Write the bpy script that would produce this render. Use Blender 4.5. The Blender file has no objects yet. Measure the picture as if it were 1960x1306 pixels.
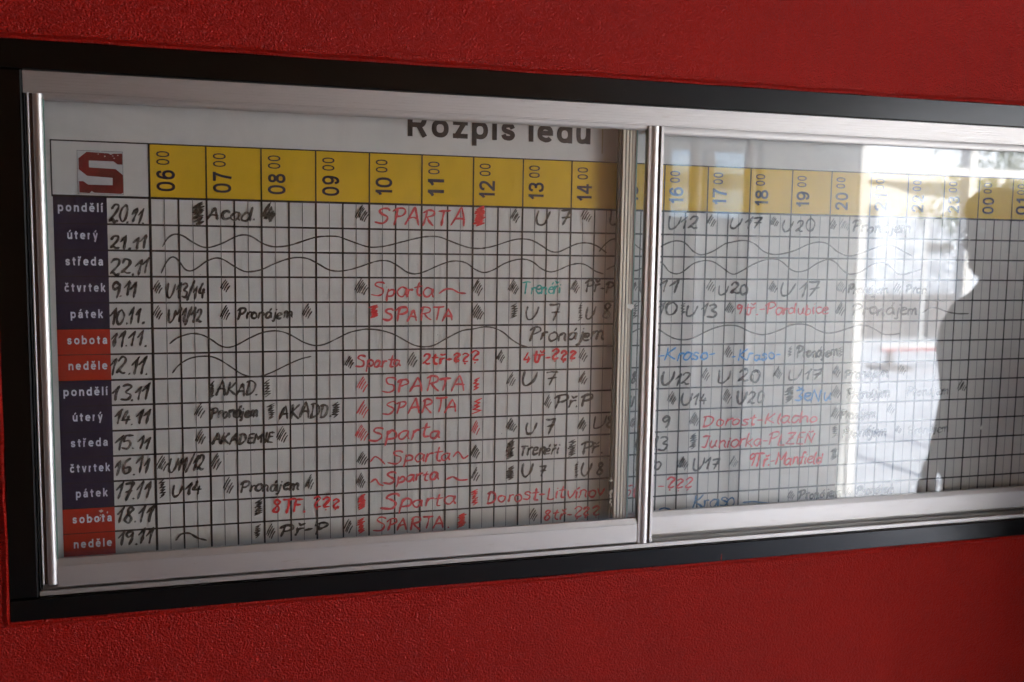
import bpy, math, random
from mathutils import Vector, Matrix, noise
random.seed(7)
D = bpy.data
scene = bpy.context.scene
COL = scene.collection
Z0 = 1.66            # height of the line under the hour header above the pavement

# ---------------------------------------------------------------- camera, sky, sun, exposure
cam_d = D.cameras.new('camera'); cam = D.objects.new('camera', cam_d); COL.objects.link(cam)
right = Vector((0.95804243, -0.28620354, 0.01556392)); down = Vector((-0.01407073, -0.10119661, -0.99476694))
fwd = Vector((0.28628083, 0.95280994, -0.10097774))
m = Matrix.Identity(4)
for i in range(3):
    m[i][0] = right[i]; m[i][1] = -down[i]; m[i][2] = -fwd[i]
m[0][3], m[1][3], m[2][3] = 0.1141058, -1.8898726, Z0 - 0.0641717
cam.matrix_world = m
cam_d.sensor_width = 36; cam_d.lens = 36 * 1893.37 / 1960
cam_d.clip_start = 0.05; cam_d.clip_end = 500
cam_d.dof.use_dof = True; cam_d.dof.focus_distance = 1.86; cam_d.dof.aperture_fstop = 3.2
scene.camera = cam

SUN_EL, SUN_AZ = math.radians(42), math.radians(2)     # azimuth from +y towards +x: behind the red wall
w = D.worlds.new('World'); scene.world = w; w.use_nodes = True
nt = w.node_tree; nt.nodes.clear()
sky = nt.nodes.new('ShaderNodeTexSky'); sky.sky_type = 'NISHITA'; sky.sun_disc = False
sky.sun_elevation = SUN_EL; sky.sun_rotation = SUN_AZ
sky.air_density = 1.0; sky.dust_density = 2.0
bg = nt.nodes.new('ShaderNodeBackground'); bg.inputs[1].default_value = 0.13
wo = nt.nodes.new('ShaderNodeOutputWorld')
nt.links.new(sky.outputs[0], bg.inputs[0]); nt.links.new(bg.outputs[0], wo.inputs[0])
sl = D.lights.new('sun', 'SUN'); sl.energy = 3.5; sl.angle = math.radians(0.5); sl.color = (1, 0.965, 0.92)
so = D.objects.new('sun', sl); COL.objects.link(so)
sdir = Vector((math.sin(SUN_AZ) * math.cos(SUN_EL), math.cos(SUN_AZ) * math.cos(SUN_EL), math.sin(SUN_EL)))
so.rotation_euler = sdir.to_track_quat('Z', 'Y').to_euler(); so.location = (0, 5, 9)
scene.view_settings.view_transform = 'Standard'; scene.view_settings.look = 'None'
scene.view_settings.gamma = 1; scene.view_settings.exposure = 3.47
scene.render.engine = 'CYCLES'
scene.cycles.max_bounces = 12; scene.cycles.diffuse_bounces = 5; scene.cycles.glossy_bounces = 4
scene.cycles.transparent_max_bounces = 16; scene.cycles.caustics_reflective = False
scene.cycles.sample_clamp_indirect = 6

# ---------------------------------------------------------------- materials
def mat(name, color=(.5, .5, .5), rough=.5, metal=0.0, spec=.5):
    mt = D.materials.new(name); mt.use_nodes = True
    b = mt.node_tree.nodes['Principled BSDF']
    b.inputs['Base Color'].default_value = (*color, 1); b.inputs['Roughness'].default_value = rough
    b.inputs['Metallic'].default_value = metal; b.inputs['Specular IOR Level'].default_value = spec
    return mt
class N:
    def __init__(s, mt): s.t = mt.node_tree; s.b = s.t.nodes['Principled BSDF']; s.o = s.t.nodes['Material Output']
    def n(s, kind, **kw):
        q = s.t.nodes.new('ShaderNode' + kind)
        for k, v in kw.items():
            if k in q.inputs: q.inputs[k].default_value = v
            else: setattr(q, k, v)
        return q
    def l(s, a, b): s.t.links.new(a, b)
    def coord(s, scale=(1, 1, 1)):
        tc = s.n('TexCoord'); mp = s.n('Mapping'); mp.inputs['Scale'].default_value = scale
        s.l(tc.outputs['Object'], mp.inputs[0]); return mp.outputs[0]
    def noise(s, vec, scale, detail=4, rough=.55, dist=0):
        q = s.n('TexNoise', Scale=scale, Detail=detail, Roughness=rough, Distortion=dist); s.l(vec, q.inputs['Vector']); return q.outputs['Fac']
    def ramp(s, fac, *stops):
        r = s.n('ValToRGB'); e = r.color_ramp.elements
        while len(e) < len(stops): e.new(.5)
        for k, (p, c) in enumerate(stops): e[k].position = p; e[k].color = (*c, 1) if len(c) == 3 else c
        s.l(fac, r.inputs[0]); return r.outputs[0]
    def bump(s, h, strength, dist):
        b = s.n('Bump', Strength=strength, Distance=dist); s.l(h, b.inputs['Height']); s.l(b.outputs[0], s.b.inputs['Normal']); return b
    def mix(s, f, a, b, kind='MIX'):
        q = s.n('MixRGB', blend_type=kind)
        for i, v in ((0, f), (1, a), (2, b)):
            if isinstance(v, (int, float)): q.inputs[i].default_value = v if i == 0 else (v, v, v, 1)
            elif isinstance(v, tuple): q.inputs[i].default_value = (*v, 1)
            else: s.l(v, q.inputs[i])
        return q.outputs[0]
    def math(s, op, a, b=0.0):
        q = s.n('Math', operation=op)
        for i, v in ((0, a), (1, b)):
            if isinstance(v, (int, float)): q.inputs[i].default_value = v
            else: s.l(v, q.inputs[i])
        return q.outputs[0]

M = {}
# red roughcast render
M['stucco'] = mt = mat('red_render', (.42, .022, .014), .5); n = N(mt)
v = n.coord(); v2 = n.coord((1, 1, 1.0))
big = n.noise(v, 2.2, 4); mid = n.noise(v, 60, 3)
wear = n.noise(n.coord((1, 1, .35)), 5.5, 6, .7, .5)
n.l(n.ramp(n.mix(.35, n.mix(.45, big, wear), mid), (.25, (.33, .0060, .0015)), (.75, (.52, .0125, .0045))), n.b.inputs['Base Color'])
g1 = n.noise(v, 190, 3, .6, 1.2); g2 = n.noise(v, 480, 2)
vo = n.n('TexVoronoi', Scale=290.0, feature='SMOOTH_F1'); n.l(v, vo.inputs['Vector'])
h = n.math('ADD', n.math('MULTIPLY', g1, 1.0), n.math('ADD', n.math('MULTIPLY', g2, .35), n.math('MULTIPLY', vo.outputs['Distance'], -.7)))
n.bump(h, 1.0, .0040)
n.b.inputs['Roughness'].default_value = .34; n.b.inputs['Specular IOR Level'].default_value = .24
# dark stained board
M['wood'] = mt = mat('dark_stained_wood', (.010, .007, .005), .3, 0.0, .36); n = N(mt)
v = n.coord((1.2, 60, 60)); gr = n.noise(v, 5, 6, .6)
n.l(n.ramp(gr, (.35, (.0025, .0014, .0006)), (.75, (.0045, .0028, .0016))), n.b.inputs['Base Color'])
n.l(n.ramp(gr, (.3, (.23,)*3), (.75, (.27,)*3)), n.b.inputs['Roughness']); n.bump(gr, .04, .0003)
def alu(name, axis, tint=(.63, .595, .56), rough=(.48, .54)):
    mt = mat(name, tint, .35, 1.0); n = N(mt)
    sc = (1.5, 260, 260) if axis == 'x' else (260, 260, 1.5)
    st = n.noise(n.coord(sc), 3 if axis == 'x' else 5, 5, .6); dirt = n.noise(n.coord((6, 40, 40) if axis == 'x' else (40, 40, 6)), 3, 5, .7)
    d = n.ramp(dirt, (.60, tint), (.82, tuple(c * f for c, f in zip(tint, (.72, .64, .54)))))
    n.l(n.mix(.35, d, n.ramp(st, (.35, tuple(c * .93 for c in tint)), (.65, tint))), n.b.inputs['Base Color'])
    n.l(n.ramp(n.mix(.4, st, dirt), (.3, (rough[0],)*3), (.7, (rough[1],)*3)), n.b.inputs['Roughness'])
    n.bump(st, .05 if axis == 'x' else .02, .0003); return mt
M['alu'] = alu('brushed_aluminium', 'x'); M['alu_v'] = alu('anodised_stile', 'z', (.72, .68, .64), (.36, .46))
M['alu_gold'] = alu('golden_stile', 'z', (.52, .43, .33), (.34, .46))  # warmer golden tint for the rear stile
M['flat_black'] = mat('plain_black', (.012, .010, .009), .6)
M['bronze'] = mat('groove_brown', (.11, .060, .035), .5); M['gasket'] = mat('greenish_glass_edge', (.20, .34, .27), .2)
# glass: both faces mirror a little and let the rest through (Schlick, symmetric for either side)
M['glass'] = mt = mat('window_glass'); n = N(mt)
geo = n.n('NewGeometry'); dp = n.n('VectorMath', operation='DOT_PRODUCT'); n.l(geo.outputs['Normal'], dp.inputs[0]); n.l(geo.outputs['Incoming'], dp.inputs[1])
c1 = n.math('SUBTRACT', 1.0, n.math('ABSOLUTE', dp.outputs['Value'])); f5 = n.math('POWER', c1, 5.0)
F = n.math('ADD', .050, n.math('MULTIPLY', f5, .955))
smear = n.mix(.35, n.ramp(n.noise(n.coord((9, 9, 3)), 2.2, 5, .65, .8), (.45, (0, 0, 0)), (.8, (1, 1, 1))), n.ramp(n.noise(n.coord((1, 1, 1)), 90, 3, .8), (.60, (0, 0, 0)), (.75, (1, 1, 1))))
gl = n.n('BsdfGlossy', Roughness=.0); tr = n.n('BsdfTransparent'); tr.inputs[0].default_value = (.97, .98, .975, 1)
df = n.n('BsdfDiffuse'); df.inputs[0].default_value = (.6, .6, .58, 1)
mx = n.n('MixShader'); n.l(F, mx.inputs[0]); n.l(tr.outputs[0], mx.inputs[1]); n.l(gl.outputs[0], mx.inputs[2])
mx2 = n.n('MixShader'); n.l(n.math('MULTIPLY', smear, .032), mx2.inputs[0]); n.l(mx.outputs[0], mx2.inputs[1]); n.l(df.outputs[0], mx2.inputs[2])
n.l(mx2.outputs[0], n.o.inputs[0])
def printed(name, c, var=.06, rough=.34):
    mt = mat(name, c, rough); n = N(mt); f = n.noise(n.coord(), 14, 5, .6)
    n.l(n.ramp(f, (.3, tuple(x * (1 - var * 2) for x in c)), (.7, c)), n.b.inputs['Base Color']); return mt
M['white'] = mt = mat('white_laminate', (.66, .655, .63), .38); n = N(mt)
ghost = n.noise(n.coord((1.0, 1, 1.3)), 11, 6, .72, .9)
n.l(n.ramp(ghost, (.30, (.675, .63, .585)), (.52, (.715, .67, .625)), (.8, (.73, .685, .64))), n.b.inputs['Base Color'])
M['yellow'] = printed('yellow_print', (.84, .50, .010)); M['navy'] = printed('navy_print', (.014, .012, .048), .12)
M['red'] = printed('red_print', (.50, .022, .006)); M['type'] = mat('black_print', (.012, .010, .013), .4)
M['type_h'] = mat('dark_blue_print', (.018, .016, .045), .4)
M['line'] = mat('black_line', (.012, .011, .011), .4); M['fine'] = mat('grey_line', (.14, .14, .135), .4)
M['daytype'] = mat('pale_grey_print', (.80, .80, .86), .4)
M['logo_red'] = printed('sticker_red', (.24, .016, .015), .25); M['logo_white'] = printed('sticker_white', (.62, .61, .60), .05)
def ink(name, c, lo=.45, hi=.95):
    mt = mat(name, c, .45); n = N(mt)
    f = n.noise(n.coord((1, 1, 1)), 330, 3, .7); f2 = n.noise(n.coord(), 40, 2)
    a = n.ramp(n.mix(.4, f, f2), (.36, (lo,)*3), (.56, (hi,)*3)); tr = n.n('BsdfTransparent'); mx = n.n('MixShader')
    n.l(a, mx.inputs[0]); n.l(tr.outputs[0], mx.inputs[1]); n.l(n.b.outputs[0], mx.inputs[2]); n.l(mx.outputs[0], n.o.inputs[0]); return mt
M['k'] = ink('black_marker', (.050, .040, .032), .5, .96); M['g'] = ink('faded_marker', (.12, .12, .13), .15, .6)
M['w'] = ink('thin_marker', (.075, .062, .052), .6, .9); M['r'] = ink('red_marker', (.85, .09, .10), .45, .92)
M['R'] = ink('strong_red_marker', (.85, .03, .035), .6, 1.0); M['b'] = ink('blue_marker', (.04, .33, .78), .45, .92)
M['B'] = ink('dark_blue_marker', (.03, .18, .42), .45, .85); M['t'] = ink('teal_marker', (.04, .50, .42), .45, .9)
M['scuff'] = mat('pale_residue', (.70, .69, .62), .7); M['tape'] = mat('yellowed_tape', (.50, .42, .28), .4)
M['concrete'] = mt = mat('pale_paving', (.6, .59, .57), .8); n = N(mt); n.l(n.ramp(n.noise(n.coord(), 3, 6), (.3, (.54, .565, .60)), (.7, (.63, .66, .70))), n.b.inputs['Base Color'])
M['brown'] = mt = mat('ochre_brown_render', (.30, .19, .13), .85); n = N(mt); n.l(n.ramp(n.noise(n.coord(), 4, 6), (.3, (.46, .27, .155)), (.7, (.60, .36, .21))), n.b.inputs['Base Color']); n.bump(n.noise(n.coord(), 90, 3), .5, .004)
M['tinted'] = mt = mat('tinted_window'); n = N(mt); ta = n.n('BsdfTransparent'); ta.inputs[0].default_value = (.42, .50, .56, 1); tg = n.n('BsdfGlossy', Roughness=.02); tm = n.n('MixShader'); tm.inputs[0].default_value = .06
n.l(ta.outputs[0], tm.inputs[1]); n.l(tg.outputs[0], tm.inputs[2]); n.l(tm.outputs[0], n.o.inputs[0])
M['leaf'] = mat('leaf_green', (.075, .11, .05), .6); M['bark'] = mat('bark', (.10, .08, .06), .9); M['dullred'] = mat('faded_red_paint', (.42, .03, .045), .5)
M['pale'] = mat('pale_painted_wall', (.62, .63, .61), .7); M['soffit'] = mat('dark_soffit', (.07, .062, .055), .8); M['pillar'] = mat('pale_pillar_paint', (.72, .72, .71), .5)
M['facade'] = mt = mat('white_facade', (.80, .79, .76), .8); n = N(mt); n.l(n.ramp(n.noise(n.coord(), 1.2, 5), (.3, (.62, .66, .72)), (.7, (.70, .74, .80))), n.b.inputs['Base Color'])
M['dark_glass'] = mat('dark_window', (.03, .035, .04), .1); M['roof'] = mat('grey_roof', (.22, .21, .21), .7)
M['carpaint'] = mat('red_car_paint', (.55, .015, .03), .3); M['tyre'] = mat('tyre_rubber', (.02, .02, .02), .8)
M['coat'] = mt = mat('dark_coat', (.018, .018, .022), .85); M['skin'] = mat('skin', (.42, .24, .17), .55); M['hair'] = mat('dark_hair', (.02, .014, .010), .6)
M['jeans'] = mat('dark_trousers', (.02, .024, .035), .85); M['shoe'] = mat('black_shoe', (.015, .013, .012), .4)

# ---------------------------------------------------------------- builders
def link(name, verts, faces, m, parent=None, smooth=False):
    me = D.meshes.new(name); me.from_pydata(verts, [], faces); me.update()
    if m: me.materials.append(M[m] if isinstance(m, str) else m)
    if smooth:
        for p in me.polygons: p.use_smooth = True
    o = D.objects.new(name, me); COL.objects.link(o)
    if parent: o.parent = parent
    return o
class Mesh:
    def __init__(s): s.v = []; s.f = []
    def box(s, x0, x1, y0, y1, z0, z1, c=0.0):
        """box, edges cut back by c"""
        b = len(s.v)
        if not c:
            s.v += [(x, y, z) for x in (x0, x1) for y in (y0, y1) for z in (z0, z1)]
            s.f += [[b + i for i in q] for q in ((0, 1, 3, 2), (4, 6, 7, 5), (0, 4, 5, 1), (2, 3, 7, 6), (0, 2, 6, 4), (1, 5, 7, 3))]
            return s
        # front (low y) edges chamfered, back square
        s.v += [(x0, y1, z0), (x1, y1, z0), (x1, y1, z1), (x0, y1, z1), (x0, y0 + c, z0), (x1, y0 + c, z0), (x1, y0 + c, z1), (x0, y0 + c, z1),
                (x0 + c, y0, z0 + c), (x1 - c, y0, z0 + c), (x1 - c, y0, z1 - c), (x0 + c, y0, z1 - c)]
        for q in ((0, 3, 2, 1), (8, 9, 10, 11)): s.f.append([b + i for i in q])
        for i in range(4):
            j = (i + 1) % 4; s.f.append([b + i, b + j, b + 4 + j, b + 4 + i]); s.f.append([b + 4 + i, b + 4 + j, b + 8 + j, b + 8 + i])
        return s
    def extrude(s, prof, a, b, axis, cap=True):
        """closed profile; axis 'x': prof=(y,z); axis 'z': prof=(x,y)"""
        k = len(s.v); n = len(prof)
        for t in (a, b):
            for p in prof: s.v.append((t, p[0], p[1]) if axis == 'x' else (p[0], p[1], t))
        for i in range(n):
            j = (i + 1) % n; s.f.append([k + i, k + j, k + n + j, k + n + i])
        if cap: s.f.append([k + i for i in range(n)][::-1]); s.f.append([k + n + i for i in range(n)])
        return s
    def quad(s, x0, x1, z0, z1, y):
        b = len(s.v); s.v += [(x0, y, z0), (x1, y, z0), (x1, y, z1), (x0, y, z1)]; s.f.append([b, b + 1, b + 2, b + 3]); return s
    def ring(s, cx, cy, z, rx, ry, seg, start=False):
        b = len(s.v); s.v += [(cx + rx * math.cos(2 * math.pi * i / seg), cy + ry * math.sin(2 * math.pi * i / seg), z) for i in range(seg)]
        if not start:
            for i in range(seg):
                j = (i + 1) % seg; s.f.append([b - seg + i, b - seg + j, b + j, b + i])
        return s
    def build(s, name, m, parent=None, smooth=False): return link(name, s.v, s.f, m, parent, smooth)
def bevel(o, wd, seg=2):
    b = o.modifiers.new('bevel', 'BEVEL'); b.width = wd; b.segments = seg; b.limit_method = 'ANGLE'; b.angle_limit = math.radians(40); return o
def thing(name, label, cat, group=None, loc=(0, 0, 0)):
    o = D.objects.new(name, None); COL.objects.link(o); o.location = loc; o['label'] = label; o['category'] = cat; o.empty_display_size = .1
    if group: o['group'] = group
    return o
def tag(o, label, cat, group=None):
    o['label'] = label; o['category'] = cat
    if group: o['group'] = group
    return o
def structure(o): o['kind'] = 'structure'; return o
def Zb(d): return Z0 - d          # board height below the header line -> world z

# ---------------------------------------------------------------- red wall with a rough edged opening for the case
WX0, WX1, WT, WB = -.2325, 2.145, -.2515, .7315   # outer edge of the black surround (x, x, top, bottom as depth below header)
YW = -.066
ex = []
def edge(p, q, nseg, nx, nz):
    r = []
    for i in range(nseg):
        t = i / nseg; x = p[0] + (q[0] - p[0]) * t; z = p[1] + (q[1] - p[1]) * t
        a = noise.noise(Vector((x * 9, z * 9, 3))) * .0024 + noise.noise(Vector((x * 45, z * 45, 1))) * .0010 - .0002
        r.append((x + nx * a, z + nz * a))
    return r
inner = edge((WX0, Zb(WT)), (WX1, Zb(WT)), 190, 0, 1) + edge((WX1, Zb(WT)), (WX1, Zb(WB)), 70, 1, 0) + edge((WX1, Zb(WB)), (WX0, Zb(WB)), 190, 0, -1) + edge((WX0, Zb(WB)), (WX0, Zb(WT)), 80, -1, 0)
cx0, cz0 = (WX0 + WX1) / 2, Zb((WT + WB) / 2)
def scaled(sx, sz): return [(cx0 + (x - cx0) * sx, cz0 + (z - cz0) * sz) for x, z in inner]
rings = [(inner, YW + .018), (inner, YW - .0045), (scaled(1.003, 1.007), YW - .0065), (scaled(1.010, 1.02), YW - .001), (scaled(1.03, 1.06), YW)]
v = []; f = []
for pts_, y in rings: v += [(x, y, z) for x, z in pts_]
L = len(inner)
for k in range(len(rings) - 1):
    for i in range(L):
        j = (i + 1) % L; f.append([k * L + i, k * L + j, (k + 1) * L + j, (k + 1) * L + i])
# outer sheet: from the last ring to the wall's rectangle
X0w, X1w, Zt = -4.2, 3.9, 7.0
o0 = len(v)
def outer(i):
    if i < 190: t = i / 190; return (X0w + (X1w - X0w) * t, Zt)
    if i < 260: t = (i - 190) / 70; return (X1w, Zt * (1 - t))
    if i < 450: t = (i - 260) / 190; return (X1w + (X0w - X1w) * t, 0)
    t = (i - 450) / 80; return (X0w, Zt * t)
v += [(outer(i)[0], YW, outer(i)[1]) for i in range(L)]
k = len(rings) - 1
for i in range(L):
    j = (i + 1) % L; f.append([k * L + i, k * L + j, o0 + j, o0 + i])
# thickness behind
b = len(v); v += [(X0w, .30, 0), (X1w, .30, 0), (X1w, .30, Zt), (X0w, .30, Zt), (X0w, YW, 0), (X1w, YW, 0), (X1w, YW, Zt), (X0w, YW, Zt)]
f += [[b, b + 3, b + 2, b + 1], [b + 4, b + 7, b + 3, b], [b + 5, b + 1, b + 2, b + 6], [b + 7, b + 6, b + 2, b + 3], [b + 4, b, b + 1, b + 5]]
wall = link('red_wall', v, f, 'stucco'); tag(wall, 'rough red rendered wall around the framed schedule case', 'wall')

# ---------------------------------------------------------------- the display case: surround, tracks, two sliding doors
case = thing('display_case', 'black framed wall case with aluminium tracks and two sliding glass doors', 'display case')
IX0, IX1, IT, IB = -.187, 2.10, -.204, .6925
fr = [('surround_board', WX0, WX1, Zb(IT), Zb(WT)), ('surround_board', WX0, WX1, Zb(WB), Zb(IB)),
      ('surround_board', WX0, IX0, Zb(IB) + .0012, Zb(IT) - .0012), ('surround_board', IX1, WX1, Zb(IB) + .0012, Zb(IT) - .0012)]
for k, (nm, a, b_, c, d) in enumerate(fr):
    me = Mesh().box(a, b_, -.072 if k < 2 else -.0715, -.001, c, d, .0016); ob = me.build(nm, 'wood', case)
Mesh().box(WX0 + .004, WX1 - .004, .008, .02, Zb(WB - .004), Zb(WT + .004)).build('back_board', 'flat_black', case)
# top track: front flange with fine ribs, middle fin, rear flange, roof plate
t = Mesh()
fx0, fx1 = IX0 + .001, IX1 - .001
ztop, zbt = Zb(IT) - .0012, Zb(-.1665)
prof = [(-.0595, ztop), (-.0635, ztop)]
for i in range(7):
    z = ztop - .003 - i * .0052; prof += [(-.0635, z), (-.0631, z - .0005), (-.0635, z - .001)]
prof += [(-.0635, zbt + .003), (-.0645, zbt + .002), (-.0645, zbt), (-.0595, zbt)]
t.extrude(prof, fx0, fx1, 'x'); t.build('top_track', 'alu', case)
t = Mesh().box(fx0, fx1, -.0590, .0, ztop - .0012, ztop - .0002).box(fx0, fx1, -.0405, -.0390, Zb(-.172), ztop - .0015).box(fx0, fx1, -.0180, -.0165, Zb(-.160), ztop - .0015)
t.build('track_channel', 'alu', case)
# bottom track: front lip, runners, floor
t = Mesh().box(fx0, fx1, -.0640, -.0610, Zb(.6915), Zb(.6825), .0006); t.build('bottom_track', 'alu', case)
t = Mesh().box(fx0, fx1, -.0608, .0, Zb(.6915), Zb(.6895)).box(fx0, fx1, -.0510, -.0495, Zb(.6893), Zb(.6850)).box(fx0, fx1, -.0390, -.0375, Zb(.6893), Zb(.6815)).box(fx0, fx1, -.0310, -.0295, Zb(.6893), Zb(.6850)).box(fx0, fx1, -.0180, -.0165, Zb(.6893), Zb(.6790))
t.build('track_runner', 'alu', case)
Mesh().box(IX0 + .001, IX0 + .003, -.058, -.001, Zb(.689), ztop - .002).build('side_lining', 'flat_black', case)
Mesh().box(IX1 - .003, IX1 - .001, -.058, -.001, Zb(.689), ztop - .002).build('side_lining', 'flat_black', case)

def stile_profile(x0, yb, mirror):
    """30 mm wide: thin fillet, groove, half round; mirrored: groove and fillet on the right"""
    w = .0335 if mirror else .0245
    pts = []
    if not mirror:   # left stile
        fil, gro = .0042, .0050
        pts = [(0, yb + .014), (0, yb + .002), (.0004, yb + .0006), (.0014, yb - .0004), (.0026, yb - .0004), (.0036, yb + .0006), (fil, yb + .002), (fil, yb + .004), (fil + gro, yb + .004)]
        rx0, rx1 = fil + gro, w
        for i in range(13):
            a = math.pi - i / 12 * math.pi; pts.append(((rx0 + rx1) / 2 + (rx1 - rx0) / 2 * math.cos(a), yb + .0015 - .0065 * math.sin(a)))
        pts += [(w, yb + .014)]
    else:
        rx0, rx1 = .0, .0215
        pts = [(0, yb + .014), (0, yb + .0005), (.0015, yb - .0006), (.0060, yb - .0010), (.0064, yb + .0002)]
        for i in range(13):
            a = math.pi - i / 12 * math.pi; pts.append((.0068 + .0081 * (1 + math.cos(a)), yb + .0008 - .0052 * math.sin(a)))
        pts += [(.0235, yb + .006), (.0275, yb + .006), (.0275, yb - .001), (.0280, yb - .002), (.0330, yb - .002), (.0335, yb - .001), (.0335, yb + .014)]
    return [(x0 + a, b) for a, b in pts]
def rear_profile(x0, yb):
    pts = [(0, yb + .014), (0, yb)]
    for i in range(3):
        a = i * .0072; pts += [(a + .0005, yb - .0012), (a + .0050, yb - .0012), (a + .0056, yb + .0018), (a + .0068, yb + .0018), (a + .0072, yb)]
    pts += [(.0225, yb + .001), (.027, yb + .001), (.0275, yb - .002), (.0310, yb - .002), (.0310, yb + .014)]
    return [(x0 + a, b) for a, b in pts]
def rail_bottom(door, xa, xb, y0, ztop_, zbev, zbot):
    prof = [(y0 + .014, ztop_), (y0 + .0045, ztop_), (y0 + .0006, zbev + .0012), (y0 + .0006, zbev), (y0, zbev - .0008), (y0, zbot + .001), (y0 + .001, zbot), (y0 + .014, zbot)]
    return Mesh().extrude(prof, xa, xb, 'x').build('bottom_rail', 'alu', door)
def rail_top(door, xa, xb, y0, zt, zb):
    prof = [(y0 + .014, zt), (y0, zt), (y0, zb + .0045), (y0 + .001, zb + .0040), (y0 + .001, zb + .0025), (y0 + .002, zb + .002), (y0 + .0035, zb), (y0 + .014, zb)]
    return Mesh().extrude(prof, xa, xb, 'x').build('top_rail', 'alu', door)
# front door (left)
fd = D.objects.new('sliding_door', None); COL.objects.link(fd); fd.parent = case; fd['label'] = 'front sliding door on the left with clear glass'
yF = -.0575
Mesh().extrude(stile_profile(-.1825, yF, False), Zb(.6735), Zb(-.198), 'z').build('stile', 'alu_v', fd)
Mesh().extrude(stile_profile(.9405, yF, True), Zb(.6868), Zb(-.198), 'z').build('stile', 'alu_v', fd)
Mesh().box(-.1782, -.1734, yF + .0020, yF + .0039, Zb(.6730), Zb(-.197)).build('groove_strip', 'bronze', fd)  # strip added to darken the groove to its dirty brown
Mesh().box(.9641, .9679, yF + .0015, yF + .0059, Zb(.6860), Zb(-.197)).build('groove_strip', 'bronze', fd)  # same added brown strip in the right stile's groove
rail_bottom(fd, -.1575, .9402, yF, Zb(.6305), Zb(.6415), Zb(.6805))
rail_top(fd, -.1575, .9402, yF + .004, Zb(-.195), Zb(-.1585))
Mesh().box(-.1580, .9404, -.0515, -.0475, Zb(.632), Zb(-.162)).build('glass_pane', 'glass', fd)
Mesh().box(-.1579, -.1562, yF + .003, yF + .0058, Zb(.6300), Zb(-.1584)).build('glass_edge', 'gasket', fd)
# rear door (right)
rd = D.objects.new('sliding_door', None); COL.objects.link(rd); rd.parent = case; rd['label'] = 'rear sliding door on the right with mirror bright glass'
yR = -.0365
Mesh().extrude(rear_profile(.8955, yR), Zb(.6800), Zb(-.198), 'z').build('stile', 'alu_gold', rd)
for gx in (.9013, .9085, .9157): Mesh().box(gx, gx + .0010, -.0362, -.0345, Zb(.6795), Zb(-.197)).build('groove_strip', 'bronze', rd)  # thin brown strips added to darken the grooves
Mesh().box(.9232, .9264, -.0386, -.0370, Zb(.6795), Zb(-.197)).build('glass_edge', 'gasket', rd)
Mesh().box(.8885, .8953, yR + .002, yR + .012, Zb(.6780), Zb(-.198)).build('dark_strip', 'flat_black', rd)  # plain dark strip along the stile's left edge
Mesh().extrude(stile_profile(2.060, yR, True), Zb(.6800), Zb(-.198), 'z').build('stile', 'alu_v', rd)
rail_bottom(rd, .9267, 2.0598, yR, Zb(.6265), Zb(.6360), Zb(.6750))
rail_top(rd, .9267, 2.0598, yR + .003, Zb(-.195), Zb(-.1530))
Mesh().box(.9266, 2.0599, -.0305, -.0265, Zb(.628), Zb(-.156)).build('glass_pane', 'glass', rd)

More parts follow.
